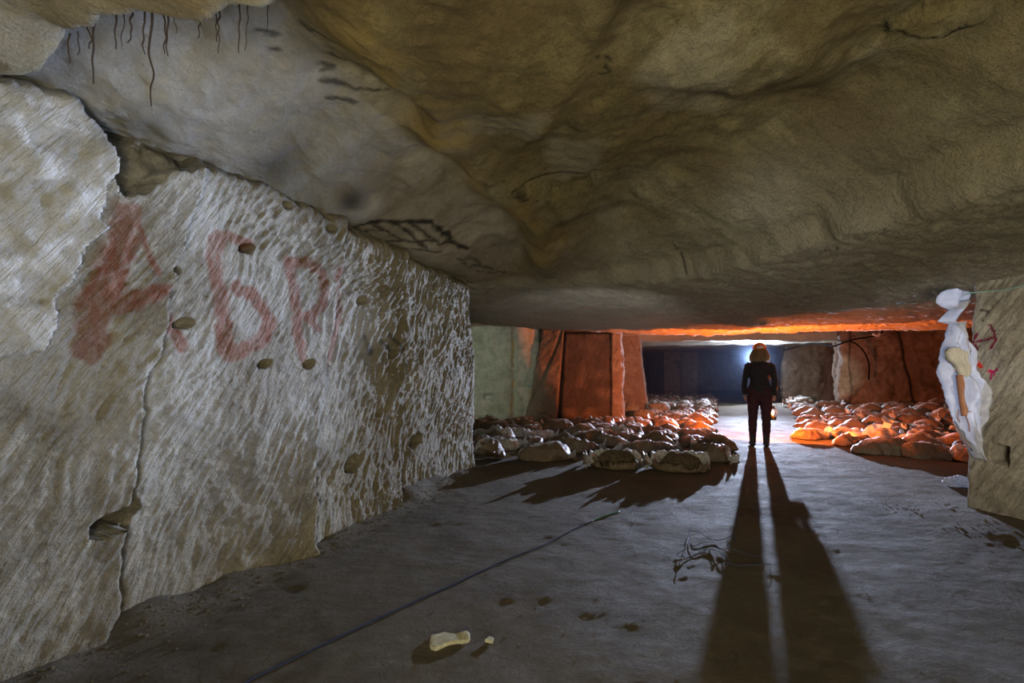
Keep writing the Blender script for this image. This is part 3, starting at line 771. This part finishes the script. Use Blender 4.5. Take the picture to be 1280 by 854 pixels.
while yy < 24:
    xl = 3.38 + .44 * (yy - 7.27) - .38
    xmin = -.16 * yy - .1
    if yy > 11.3: xmin = 3.6
    if yy > 14.0: xmin = 5.05
    x = xl - (row % 2) * .14; kk = 0
    while x > xmin:
        px, py_ = x + rr.uniform(-.07, .07), yy + rr.uniform(-.07, .07) + .15 * math.sin(x * 2)
        if all(math.hypot((px - a) / .62, (py_ - b) / .38) > 1 for a, b in NEARL) and not (x < .45 and 11.6 < yy) and x / yy > -.1: field_sack(px, py_, 'L', row, kk); kk += 1
        x -= .74
    yy += .49 + .007 * yy; row += 1
yy = 6.9; row = 0
while yy < 17.6:
    xl = (5.6 + .56 * (yy - 8.7) if yy > 8.4 else 5.5 + .9 * (8.4 - yy)) + .30
    xm = min(1.03 * yy + .2, 9.6 if 12.9 < yy < 17 else 99, 13)
    if 12.9 < yy: xm = min(.70 * yy - .05, 9.45)
    if 15.2 < yy < 17.2: xm = .67 * yy - .1
    if yy >= 17.2: xm = 9.6
    x = xl + (row % 2) * .14; kk = 0
    while x < xm:
        px, py_ = x + rr.uniform(-.07, .07), yy + rr.uniform(-.07, .07)
        if all(math.hypot((px - a) / .62, (py_ - b) / .38) > 1 for a, b in NEARL): field_sack(px, py_, 'R', row, kk); kk += 1
        x += .74
    yy += .49 + .006 * yy; row += 1
print('SACKS', cnt)

# ------------------------------------------------------------------ the person
PX, PY, ROT = 4.24, 7.80, -math.radians(24)
person = empty('person', (PX, PY, float(zf(PX, PY)) + .004), ROT)
tag(person, 'person seen from behind in dark top, dark red trousers and orange helmet, holding a lantern', 'person')
M_skin = plain('skin', (.55, .30, .20), .5, Subsurface_Weight=.1)
M_top = plain('black_knit', (.016, .015, .018), .85, .5, 220, Sheen_Weight=.08)
M_trs = plain('dark_red_cloth', (.055, .012, .018), .85, .4, 160)
M_boot = plain('black_leather', (.018, .015, .013), .5, .3)
def torso(bm, g, z0=.80):
    S = [(.80, .150, .100), (.87, .178, .122), (.94, .182, .125), (1.02, .162, .108), (1.10, .140, .094), (1.18, .145, .098), (1.27, .165, .110), (1.36, .172, .110), (1.42, .150, .092), (1.455, .100, .076), (1.49, .066, .062)]
    S = [q for q in S if q[0] >= z0]
    tube(bm, [(0, -.02 * math.sin((q[0] - .8) * 4), q[0]) for q in S], [(q[1] + g, q[2] + g) for q in S], 28)
def leg(bm, s, g, ztop=.90, zbot=.09):
    S = [(.90, .088, .088, .100), (.80, .092, .088, .103), (.68, .097, .078, .088), (.56, .100, .066, .072), (.47, .102, .058, .062), (.40, .104, .054, .060), (.30, .104, .054, .064), (.20, .103, .043, .048), (.10, .102, .036, .042)]
    S = [q for q in S if zbot - .01 <= q[0] <= ztop + .01]
    tube(bm, [(s * q[1], -.015 * math.sin(q[0] * 3), q[0]) for q in S], [(q[2] + g, q[3] + g) for q in S], 20)
ARM = {1: [(.135, 0, 1.415), (.175, -.005, 1.375), (.200, -.02, 1.27), (.222, -.04, 1.13), (.226, -.03, 1.05), (.226, .0, .96), (.226, .02, .875)],
       -1: [(-.135, 0, 1.415), (-.175, -.005, 1.375), (-.202, -.02, 1.27), (-.226, -.04, 1.13), (-.234, -.02, 1.05), (-.232, .02, .96), (-.226, .05, .885)]}
ARR = [.040, .050, .045, .039, .037, .032, .025]
def arm(bm, s, g): tube(bm, ARM[s], [r + g for r in ARR], 16)
def hand(bm, s, grip):
    w = Vector(ARM[s][-1]); d = (Vector(ARM[s][-1]) - Vector(ARM[s][-2])).normalized()
    k0 = w + d * .085
    # palm, wide front to back
    tube(bm, [w - d * .02, w + d * .02, w + d * .05, k0], [(.022, .024), (.018, .034), (.017, .042), (.015, .041)], 12)
    out = Vector((s, 0, 0))
    for i, (off, ln) in enumerate(((.032, .070), (.011, .080), (-.011, .076), (-.031, .060))):
        b = k0 + Vector((0, off, 0)) - d * .01
        if grip: dirs = [d * .7 - out * .7, -out * .9 - d * .35, -d * .9 - out * .1]
        else: dirs = [d * .97 - out * .22, d * .8 - out * .6, d * .6 - out * .8]
        p = b; pts = [p]
        for q, f in zip(dirs, (.45, .32, .27)): p = p + q.normalized() * ln * f; pts.append(p)
        tube(bm, pts, [.0095, .009, .008, .0065], 8)
    tb = w + d * .02 + Vector((0, .034, 0))
    tube(bm, [tb - Vector((0, .012, 0)), tb + d * .025 + Vector((0, .012, 0)) - out * .008, tb + d * .05 + Vector((0, .008, 0)) - out * .022, tb + d * .07 + Vector((0, -.002, 0)) - out * .03], [.013, .012, .010, .008], 8)
body = bmesh.new()
torso(body, 0)
for s in (1, -1):
    leg(body, s, 0); arm(body, s, 0); hand(body, s, s == 1)
    tube(body, [(s * .102, -.065, .035), (s * .103, 0, .045), (s * .108, .08, .035), (s * .113, .17, .022)], [(.032, .03), (.038, .042), (.043, .03), (.033, .018)], 14, ref=(0, 0, 1))
tube(body, [(0, -.01, 1.44), (0, .0, 1.50), (0, .012, 1.56)], [(.062, .06), (.052, .055), (.052, .058)], 16)
ellipsoid(body, (0, .02, 1.635), (.073, .092, .112), 24, 16)
ellipsoid(body, (0, .055, 1.575), (.052, .055, .052))                         # jaw
tube(body, [(0, .10, 1.650), (0, .122, 1.620), (0, .112, 1.608)], [.008, .016, .012], 8)   # nose
for s in (1, -1):
    ellipsoid(body, (s * .075, .01, 1.630), (.010, .018, .030)); ellipsoid(body, (s * .030, .100, 1.648), (.016, .008, .008))
ellipsoid(body, (0, .108, 1.585), (.024, .008, .006))
bo = bm_obj('body', body, M_skin, person)
bake(bo, [('REMESH', dict(mode='VOXEL', voxel_size=.0065)), ('SMOOTH', dict(factor=.5, iterations=3))])
sh = bmesh.new(); torso(sh, .010, .86)
for s in (1, -1): arm(sh, s, .009)
tube(sh, [(0, -.01, 1.43), (0, 0, 1.48), (0, .006, 1.515)], [(.085, .07), (.064, .066), (.060, .064)], 16)
o = bm_obj('long_sleeved_top', sh, M_top, person)
bake(o, [('REMESH', dict(mode='VOXEL', voxel_size=.008)), ('SMOOTH', dict(factor=.6, iterations=5))])
for v in o.data.vertices:
    c = v.co; a = float(vn(c.x * 8, c.y * 8, c.z * 22, 901)); v.co = c + v.normal * .006 * a
tr = bmesh.new()
tube(tr, [(0, -.01, z) for z in (.79, .87, .94, 1.0)], [(.150, .105), (.190, .137), (.190, .136), (.172, .120)], 28)
for s in (1, -1): leg(tr, s, .012, .90, .20)
o = bm_obj('trousers', tr, M_trs, person)
bake(o, [('REMESH', dict(mode='VOXEL', voxel_size=.008)), ('SMOOTH', dict(factor=.6, iterations=5))])
for v in o.data.vertices:
    c = v.co; v.co = c + v.normal * .007 * float(vn(c.x * 8, c.y * 8, c.z * 26, 902))
for s in (1, -1):
    b = bmesh.new()
    tube(b, [(s * .103, -.005, .26), (s * .103, -.005, .16), (s * .103, -.005, .08), (s * .103, 0, .03)], [(.060, .066), (.054, .062), (.050, .060), (.050, .062)], 18)
    tube(b, [(s * .102, -.085, .035), (s * .103, -.02, .050), (s * .108, .08, .045), (s * .113, .16, .034), (s * .115, .20, .026)], [(.040, .034), (.048, .050), (.052, .042), (.048, .032), (.030, .020)], 16, ref=(0, 0, 1))
    for q in b.verts: q.co.z = max(q.co.z, .002)
    o = bm_obj('boot', b, M_boot, person); bake(o, [('REMESH', dict(mode='VOXEL', voxel_size=.008)), ('SMOOTH', dict(factor=.5, iterations=3))])
# blond hair to the shoulders, in locks
M_hair = NT('blond_hair'); c = M_hair.coord('Object', (60, 60, 4))
hc = M_hair.ramp(M_hair.noise(c, 2, 4, .6), [(.3, (.12, .07, .03)), (.7, (.36, .25, .12))])
_t = M_hair; M_hair = _t.out(hc, .35, None, Specular_IOR_Level=.8)
tl = _t.n('ShaderNodeBsdfTranslucent'); tl.inputs[0].default_value = (1.0, .92, .75, 1); mx = _t.n('ShaderNodeMixShader'); mx.inputs[0].default_value = .6
_t.link(_t.b.outputs[0], mx.inputs[1]); _t.link(tl.outputs[0], mx.inputs[2]); _t.link(mx.outputs[0], _t.N['Material Output'].inputs[0])
hb = bmesh.new(); rh = random.Random(3)
for i in range(150):
    a = math.radians(rh.uniform(-205, 25)); r = rh.uniform(.90, 1.10) + (.16 * rh.random() if abs(math.cos(a)) > .75 else 0)
    ca, sa = math.cos(a), math.sin(a)
    p0 = Vector((ca * .070, sa * .088 + .015, 1.70)); p1 = Vector((ca * .092 * r, sa * .105 * r + .01, 1.63))
    p2 = Vector((ca * .122 * r, sa * .108 * r, 1.55)); e = rh.uniform(1.44, 1.49)
    p3 = Vector((ca * .118 * r + rh.uniform(-.02, .02), sa * .105 * r - .01, e))
    tube(hb, catmull([p0, p1, p2, p3], 4), [.009] * 11 + [.007, .003], 5)
bm_obj('hair', hb, M_hair, person)
# helmet
M_hel = plain('orange_helmet_shell', (.80, .22, .02), .28); M_hw = plain('white_helmet_panel', (.75, .73, .68), .3); M_blk = plain('black_rubber', (.02, .02, .02), .6)
hm = empty('helmet', (0, 0, 0)); hm.parent = person
b = bmesh.new(); vsx = ellipsoid(b, (0, .01, 1.672), (.106, .128, .112), 40, 24)
bmesh.ops.delete(b, geom=[v for v in b.verts if v.co.z < 1.660], context='VERTS')
for v in b.verts:
    if v.co.z < 1.672: d = Vector((v.co.x, v.co.y - .01, 0)); v.co += d.normalized() * .010
o = bm_obj('shell', b, M_hel, person); bake(o, [('SOLIDIFY', dict(thickness=.004))])
b = bmesh.new()
for sx in (-1, 0, 1):
    pts = []
    for k in range(13):
        a = math.radians(-172 + k * 13.5); pts.append((sx * .036, .01 + math.cos(a) * .130 * (.93 if sx else 1), 1.672 - math.sin(a) * .114 * (.93 if sx else 1)))
    tube(b, pts, (.010, .004), 8, ref=(1, 0, 0))
bm_obj('raised_rib', b, M_hw, person)
b = bmesh.new()
for k in range(33):
    pass
pts = [(.112 * math.cos(2 * math.pi * k / 36), .01 + .134 * math.sin(2 * math.pi * k / 36), 1.664) for k in range(37)]
tube(b, pts, .005, 8, ref=(0, 0, 1), cap=False); bm_obj('brim', b, M_hel, person)
b = bmesh.new(); tube(b, [(-.05, -.116, 1.694), (0, -.122, 1.694), (.05, -.116, 1.694)], (.018, .004), 8, ref=(0, 1, 0)); bm_obj('white_panel', b, M_hw, person)
b = bmesh.new()
for sx in (-.062, -.025, .025, .062):
    ellipsoid(b, (sx, .01 - .128 * math.sqrt(max(0, 1 - (sx / .106) ** 2 - .1)), 1.712), (.006, .006, .010))
bm_obj('vent_hole', b, M_blk, person)
b = bmesh.new(); ellipsoid(b, (0, .145, 1.71), (.026, .018, .020)); tube(b, [(0, .13, 1.71), (0, .175, 1.71)], [.02, .024], 14, ref=(1, 0, 0)); bm_obj('headlamp', b, M_blk, person)
bpy.data.objects.remove(hm)

# lantern hanging from the right hand
Mw = Matrix.Translation((PX, PY, 0)) @ Matrix.Rotation(ROT, 4, 'Z')
lp = Mw @ Vector((.203, .03, .775))
lan = empty('lantern', (lp.x, lp.y, .46), ROT); tag(lan, 'small brass oil lantern with a glowing flame, hanging from the right hand of the person', 'lantern')
M_brass = plain('dull_brass', (.32, .20, .08), .35, Metallic=.9)
def lathe(bm, prof, seg=20):
    rings = [[bm.verts.new((r * math.cos(2 * math.pi * k / seg), r * math.sin(2 * math.pi * k / seg), z)) for k in range(seg)] for r, z in prof]
    for a, b_ in zip(rings[:-1], rings[1:]):
        for k in range(seg): bm.faces.new((a[k], a[(k + 1) % seg], b_[(k + 1) % seg], b_[k]))
    return bm
b = lathe(bmesh.new(), [(.0, 0), (.050, 0), (.055, .012), (.055, .045), (.040, .062), (.024, .068), (.024, .080), (.0, .080)]); bm_obj('fuel_base', b, M_brass, lan)
b = lathe(bmesh.new(), [(.046, .19), (.040, .198), (.030, .205), (.030, .222), (.036, .226), (.018, .245), (.0, .247)]); bm_obj('cap', b, M_brass, lan)
t = NT('lantern_glass'); M_glass = t.out((1, .95, .9), .05, None, Transmission_Weight=1.0, IOR=1.2)
b = lathe(bmesh.new(), [(.026, .080), (.040, .105), (.046, .135), (.042, .165), (.030, .192)]); bm_obj('glass_globe', b, M_glass, lan)
t = NT('flame'); t.b.inputs['Emission Color'].default_value = (1.0, .36, .06, 1); t.b.inputs['Emission Strength'].default_value = 55; M_fl = t.out((1, .5, .1), .5)
b = lathe(bmesh.new(), [(.0, .088), (.012, .098), (.016, .115), (.012, .135), (.005, .155), (.0, .165)], 12); bm_obj('flame', b, M_fl, lan)
for s in (1, -1):
    b = bmesh.new(); tube(b, [(s * .050, 0, .03), (s * .062, 0, .08), (s * .062, 0, .17), (s * .038, 0, .212)], .0035, 8); bm_obj('side_frame', b, M_brass, lan)
b = bmesh.new(); tube(b, [(.06 * math.cos(a), 0, .20 + .125 * math.sin(a)) for a in [math.pi * k / 16 for k in range(17)]], .0022, 6, ref=(0, 1, 0)); bm_obj('bail_handle', b, M_blk, lan)
fl = lamp('lantern_light', 'POINT', (0, 0, .13), 34, (1.0, .22, .03), .015); fl.parent = lan

# ------------------------------------------------------------------ plastic sheet hung on the right pillar
t = NT('thin_white_plastic'); c = t.coord(); pc = t.ramp(t.noise(c, 8, 5, .6), [(.3, (.52, .50, .52)), (.6, (.80, .80, .84))])
t.mt = True; M_sheet = t.out(pc, .35, t.bump(t.noise(t.coord('Object', (14, 14, 4)), 1.4, 5, .65, 1.4), .8, .02), Specular_IOR_Level=.6, Transmission_Weight=.0)
tl = t.n('ShaderNodeBsdfTranslucent'); tl.inputs[0].default_value = (.75, .78, .85, 1); mx = t.n('ShaderNodeMixShader'); mx.inputs[0].default_value = .45
t.link(t.b.outputs[0], mx.inputs[1]); t.link(tl.outputs[0], mx.inputs[2]); t.link(mx.outputs[0], t.N['Material Output'].inputs[0])
sheet = empty('plastic_sheet', (3.98, 4.02, 1.15)); tag(sheet, 'white plastic sheet hanging knotted against the edge of the right pillar', 'sheet')
def row_sheet(name, rows, mat, YD, amp=.06, nx=40, sub=5, parent=None, fold=14.0, seed=0, thick=.003):
    rows = [np.array(r, float) for r in rows]; fr = []
    for a, b_ in zip(rows[:-1], rows[1:]):
        for k in range(sub): fr.append(a + (b_ - a) * k / sub)
    fr.append(rows[-1]); n = len(fr); tt = np.linspace(0, 1, nx); P = np.zeros((n, nx, 3))
    for i, (y, xl, xr) in enumerate(fr):
        px = xl + (xr - xl) * tt + .7 * vn(tt * 3, y * .05, 0, seed); d = YD + amp * np.sin(tt * fold + y * .02) * (.4 + .6 * np.sin(i / n * math.pi)) + .6 * amp * (.5 - np.abs(fbm(tt * 7 + y * .03, y * .05, 0, seed + 5, 3))) - .05 * np.sin(math.pi * tt)
        P[i, :, 0] = (px - 640) / F * YD - float(parent.location.x); P[i, :, 1] = d - float(parent.location.y); P[i, :, 2] = CH + (468 - y) / F * YD - float(parent.location.z)
    o = grid_obj(name, P, None, mat); o.parent = parent
    sm = o.modifiers.new('s', 'SOLIDIFY'); sm.thickness = thick; return o
row_sheet('hanging_sheet', [(403, 1192, 1197), (412, 1190, 1204), (422, 1186, 1208), (440, 1181, 1212), (462, 1174, 1215), (472, 1173, 1219), (482, 1174, 1228), (492, 1176, 1233), (500, 1178, 1233), (508, 1181, 1229), (520, 1185, 1224), (535, 1193, 1222), (550, 1203, 1222), (562, 1213, 1222), (574, 1221, 1223)], M_sheet, 4.02, .07, parent=sheet, seed=3)
row_sheet('gathered_corner', [(362, 1184, 1196), (365, 1178, 1212), (370, 1174, 1212), (378, 1173, 1207), (383, 1178, 1203), (388, 1190, 1201)], M_sheet, 4.0, .02, 14, 4, sheet, 9, 6)
row_sheet('loose_tail', [(376, 1200, 1209), (386, 1190, 1205), (396, 1178, 1200), (402, 1173, 1197), (406, 1190, 1196)], M_sheet, 3.97, .015, 12, 4, sheet, 7, 7)
M_rag = plain('stiff_beige_cloth', (.50, .46, .38), .8, 1.0, 25)
row_sheet('crumpled_patch', [(435, 1186, 1192), (440, 1182, 1205), (450, 1184, 1208), (460, 1192, 1210), (468, 1196, 1210), (471, 1198, 1206)], M_rag, 3.93, .03, 18, 4, sheet, 16, 8, .006)
M_torn = plain('brown_torn_film', (.36, .16, .08), .6)
row_sheet('torn_strip', [(469, 1195, 1199), (480, 1196, 1201), (495, 1197, 1202), (505, 1198, 1205), (512, 1200, 1208), (520, 1201, 1204)], M_torn, 3.94, .012, 8, 4, sheet, 6, 9)
b = bmesh.new()
for pts in ([(1201, 512), (1206, 518), (1211, 530), (1212, 540)], [(1203, 510), (1209, 515), (1214, 514)], [(1198, 512), (1197, 520), (1200, 528)], [(1191, 528), (1202, 545), (1213, 560)]):
    tube(b, catmull([((p[0] - 640) / F * 3.94 - 3.98, 3.94 - 4.02, CH + (468 - p[1]) / F * 3.94 - 1.15) for p in pts], 4), .004, 6)
bm_obj('crease_ridge', b, M_torn, sheet)
def wp(px, py, Yd): return Vector(((px - 640) / F * Yd, Yd, CH + (468 - py) / F * Yd))
M_cord = plain('pale_green_cord', (.25, .42, .36), .6)
b = bmesh.new(); tube(b, catmull([wp(1203, 370, 4.0), wp(1215, 366, 3.96), wp(1240, 364, 3.85), wp(1262, 361, 3.72), wp(1282, 356, 3.6), wp(1330, 346, 3.4)], 6), .0055, 8)
tag(bm_obj('tie_cord', b, M_cord), 'thin pale green cord tied across the top of the right foreground pillar', 'cord')

# ------------------------------------------------------------------ cables on the far right
M_cable = plain('black_cable', (.008, .008, .008), .95, Specular_IOR_Level=.05)
cy = 13.25
def cpt(px, py, Y): return wp(px, py, Y)
b = bmesh.new(); tube(b, catmull([cpt(1104, 411, 12.7), cpt(1100, 418, 12.7), cpt(1088, 421, 12.8), cpt(1065, 425, 12.9), cpt(1048, 431, 13.2), cpt(1040, 433, 13.4), cpt(1028, 430, 14.5), cpt(1010, 430, 15.5), cpt(995, 434, 16.4), cpt(980, 438, 17.0)], 6), .022, 8)
tag(bm_obj('cable', b, M_cable), 'black cable running under the roof from the brown pillar to the grey pillar', 'cable')
b = bmesh.new(); tube(b, catmull([cpt(1060, 426, 12.9), cpt(1070, 430, 12.9), cpt(1080, 440, 12.95), cpt(1086, 455, 13.0), cpt(1086, 475, 13.1)], 6), .020, 8)
tag(bm_obj('cable', b, M_cable), 'black cable looping down over the face of the wide brown pillar', 'cable')
b = bmesh.new(); tube(b, catmull([cpt(1091, 418, 12.65), cpt(1097, 420, 12.65), cpt(1100, 417, 12.65)], 4), [.03] * 9, 8)
tag(bm_obj('cable_clip', b, M_white), 'short white clip holding the black cable under the roof', 'clip')

# ------------------------------------------------------------------ small things on the floor
M_blue = plain('dark_blue_line', (.03, .045, .13), .5); M_grn = plain('green_line', (.02, .20, .08), .5)
def on_floor(px, py, h=.006):
    X_, Y_ = fpt(px, py); return Vector((X_, Y_, float(zf(X_, Y_)) + h))
b = bmesh.new(); tube(b, catmull([on_floor(*p) for p in ((250, 892), (310, 853), (370, 824), (440, 791), (500, 762), (560, 735), (600, 716), (640, 698), (680, 682), (720, 661), (742, 651))], 10), .0042, 8)
cord = empty('guide_line', on_floor(560, 735, 0)); tag(cord, 'long dark blue line stretched straight across the bare earth floor', 'cord')
o = bm_obj('blue_length', b, M_blue); o.parent = cord; o.matrix_parent_inverse = Matrix.Translation(-cord.location)
b = bmesh.new(); tube(b, catmull([on_floor(*p) for p in ((742, 651), (755, 646), (775, 640))], 8), .0048, 8)
o = bm_obj('green_end', b, M_grn); o.parent = cord; o.matrix_parent_inverse = Matrix.Translation(-cord.location); o['label'] = 'green end of the line'
b = bmesh.new(); M_wire = plain('grey_blue_wire', (.05, .07, .13), .7)
for pts, hh in (([(872, 658), (863, 665), (861, 680), (868, 686), (878, 684), (886, 677), (880, 673)], .03), ([(862, 667), (875, 672), (890, 677), (905, 678), (915, 676), (919, 680)], .025),
                ([(846, 697), (860, 690), (878, 688), (895, 692), (905, 699), (918, 707), (940, 710), (960, 711), (963, 708)], .02), ([(898, 690), (915, 690), (935, 694), (955, 701)], .02),
                ([(855, 706), (858, 690), (861, 672)], .04), ([(890, 678), (896, 688), (903, 697), (906, 708), (912, 711)], .03), ([(846, 697), (852, 700), (866, 697), (880, 690), (892, 691)], .012), ([(926, 643), (920, 655), (923, 662), (918, 670), (919, 680)], .02)):
    pp = [on_floor(p[0], p[1], .005 + hh * (.5 + .5 * math.sin(i * 2.1))) for i, p in enumerate(pts)]
    tube(b, catmull(pp, 6), .0027, 6)
tag(bm_obj('tangled_wire', b, M_wire), 'loose tangle of thin bluish wire on the floor beside the shadow of the person', 'wire')

def slab_rock(name, pxs, h, mat, label, cat, seed=0, ridge=False):
    pts = [on_floor(*p) for p in pxs]; cx = sum((p for p in pts), Vector()) / len(pts)
    b = bmesh.new(); rings = []
    for z, k in ((-.004, 1.0), (h * .45, 1.03), (h * .9, .98), (h, .90)):
        rings.append([b.verts.new((cx.x + (p.x - cx.x) * k, cx.y + (p.y - cx.y) * k, cx.z + z)) for p in pts])
    n = len(pts)
    for a, c_ in zip(rings[:-1], rings[1:]):
        for k in range(n): b.faces.new((a[k], a[(k + 1) % n], c_[(k + 1) % n], c_[k]))
    b.faces.new(rings[-1]); b.faces.new(rings[0][::-1])
    bmesh.ops.triangulate(b, faces=[f for f in b.faces if len(f.verts) > 4])
    bmesh.ops.subdivide_edges(b, edges=b.edges[:], cuts=3, use_grid_fill=True)
    for v in b.verts:
        v.co += Vector((float(vn(v.co.x * 40, v.co.y * 40, v.co.z * 40, seed)), float(vn(v.co.x * 40, v.co.y * 40, v.co.z * 40, seed + 1)), 0)) * .004 + Vector((0, 0, .006 * float(vn(v.co.x * 18, v.co.y * 18, 0, seed + 2))))
    o = bm_obj(name, b, mat, smooth=False); 
    for v in o.data.vertices: v.co -= cx
    o.location = cx
    return tag(o, label, cat)
slab_rock('stone_shard', [(537, 805), (539, 795), (556, 791), (570, 793), (584, 791), (588, 796), (586, 801), (568, 804), (556, 807), (545, 812), (539, 810)], .013, M_palestone, 'pale flat broken stone shard lying on the bare floor in the foreground', 'stone', 3)
slab_rock('stone_chip', [(607, 801), (612, 796), (617, 799), (616, 803)], .012, M_palestone, 'tiny pale stone chip just right of the flat stone shard', 'stone', 4)

def lump(name, px, py, Yd, r, mat, label, seed):
    b = bmesh.new(); bmesh.ops.create_icosphere(b, subdivisions=4, radius=1)
    for v in b.verts:
        d = v.co.normalized(); k = 1 + .28 * float(fbm(d.x * 1.5, d.y * 1.5, d.z * 1.5 + seed, seed, 4))
        v.co = Vector((d.x * r[0], d.y * r[1], d.z * r[2])) * k
    o = bm_obj(name, b, mat); X_ = (px - 640) / F * Yd; o.location = (X_, Yd, float(zf(X_, Yd)) + r[2] * .7 + (CH + (468 - py) / F * Yd - r[2] * .7 if py else 0) * 0)
    return tag(o, label, 'rock')
lump('boulder', 788, 0, 13.7, (.26, .22, .22), M_stone, 'rounded brown rock at the foot of the narrow dark orange pillar', 3)
lump('boulder', 806, 0, 12.6, (.30, .22, .16), M_stone, 'low broad brown rock in front of the narrow orange pillar, beside the sacks', 5)
lump('boulder', 822, 0, 13.9, (.28, .24, .20), M_stone, 'brown rock among the far left sacks, right of the narrow pillar', 8)
# crumpled plastic bag by the pillar foot
b = bmesh.new(); bmesh.ops.create_icosphere(b, subdivisions=5, radius=1)
for v in b.verts:
    d = v.co.normalized(); k = 1 + .35 * float(vn(d.x * 2.2, d.y * 2.2, d.z * 2.2, 61)) + .25 * abs(float(vn(d.x * 6, d.y * 6, d.z * 6, 62)))
    v.co = Vector((d.x * .13 * k, d.y * .07 * k, max(-.055, d.z * .055 * k)))
o = bm_obj('plastic_bag', b, M_sheet); X_, Y_ = fpt(1207, 611); o.location = (X_, Y_ + .08, float(zf(X_, Y_)) + .055)
tag(o, 'small crumpled white plastic bag on the ground at the foot of the right pillar', 'plastic bag')
# small carton on the sacks
b = bmesh.new(); bmesh.ops.create_cube(b, size=1, matrix=Matrix.Diagonal((.16, .12, .15, 1)))
bmesh.ops.delete(b, geom=[f for f in b.faces if f.normal.z > .9], context='FACES')
cb = empty('carton', (0, 0, 0)); M_cart = plain('white_card', (.72, .70, .66), .7)
o = bm_obj('box_body', b, M_cart, cb, False); o.modifiers.new('s', 'SOLIDIFY').thickness = .006
b = bmesh.new()
q = [b.verts.new(p) for p in ((-.08, .06, .075), (.08, .06, .075), (.08, .11, .13), (-.08, .11, .13))]; b.faces.new(q)
o = bm_obj('flap', b, M_cart, cb, False); o.modifiers.new('s', 'SOLIDIFY').thickness = .004
X_ = (1110 - 640) / F * 8.6; cb.location = (X_, 8.6, float(zf(X_, 8.6)) + .28); cb.rotation_euler = (.35, -.3, .6)
tag(cb, 'small open white carton tipped on top of the right-hand sacks', 'carton')

# roots and straws hanging from the roof lip
M_root = plain('dark_root', (.035, .022, .014), .9)
ROOTS = [(190, 31, 132, .0040, 'longest dark root, hanging straight down from the roof lip at upper left'), (119, 40, 104, .0038, 'second longest dark root, left of the longest one under the roof lip')]
for px, y0, y1 in ((143, 32, 62), (155, 33, 58), (165, 33, 55), (179, 30, 68), (206, 28, 68), (208, 27, 70), (219, 26, 40), (249, 28, 47), (270, 26, 67), (274, 25, 52), (301, 21, 65), (310, 21, 64), (335, 20, 40), (110, 45, 62), (88, 64, 78), (96, 60, 70)):
    ROOTS.append((px, y0, y1, .0022 if px in (155, 219, 270, 310, 335, 96) else .0034, None))
for i, (px, y0, y1, r, lab) in enumerate(ROOTS):
    Yd = 1.35 + .0; ang = .0
    b = bmesh.new(); top = wp(px, y0 - 22, Yd); bot = wp(px + rr.uniform(-6, 6) * (0 if lab is None else .6) + (rr.uniform(-4, 4) if lab is None else -3), y1, Yd)
    pts = [top.lerp(bot, k / 6) + Vector((rr.uniform(-.004, .004), rr.uniform(-.006, .006), 0)) for k in range(7)]
    tube(b, catmull(pts, 3), [r * (1 - .5 * k / 18) for k in range(19)], 6)
    o = bm_obj('hanging_root', b, M_root)
    rank = sorted(r_[0] for r_ in ROOTS).index(px); nth = ('leftmost', 'second', 'third', 'fourth', 'fifth', 'sixth', 'seventh', 'eighth', 'ninth', 'tenth', 'eleventh', 'twelfth', 'thirteenth', 'fourteenth', 'fifteenth', 'sixteenth', 'seventeenth', 'rightmost')[rank]
    tag(o, lab or ('short thin root hanging under the roof lip at upper left, ' + nth + ('' if 0 < rank < 17 else ' of all') + (' from the left' if 0 < rank < 17 else '')), 'root', 'roots hanging under the roof lip')

# rubble crumbs along the wall foot and over the floor
b = bmesh.new(); rg = random.Random(12)
def crumb(x, y, s):
    z = float(zf(x, y)); g = bmesh.ops.create_icosphere(b, subdivisions=1, radius=s)
    k = (rg.uniform(.6, 1.4), rg.uniform(.6, 1.4), rg.uniform(.4, .8))
    for v in g['verts']: v.co = Vector((x + v.co.x * k[0] + rg.uniform(-.2, .2) * s, y + v.co.y * k[1], z + s * .3 + v.co.z * k[2]))
for i in range(1500):
    s_ = -rg.uniform(.2, 5.4); dd = abs(rg.gauss(0, .16)) + .02
    p = P0 + D * s_ + NW * (dd + .06); crumb(p[0], p[1], .0018 + .008 * rg.random() ** 2.5)
for i in range(420):
    y = 1.6 + rg.random() ** 2 * 6; x = rg.uniform(-1.3 + .33 * (y - 2), 3.9); 
    if (x - P0[0]) * NW[0] + (y - P0[1]) * NW[1] > .15: crumb(x, y, rg.uniform(.002, .006))
for i in range(90):
    p = AR + np.array([rg.uniform(-.7, .05), rg.uniform(-1.0, .25)]); crumb(p[0] - .05, p[1], rg.uniform(.004, .012))
me_ = bm_obj('rubble', b, rock('sandy_crumbs', (.22, .17, .09), (.34, .28, .17), (.50, .44, .30), sc=8), smooth=False); tag(me_, 'scattered pale stone crumbs on the floor and along the foot of the left wall', 'rubble'); me_['kind'] = 'stuff'
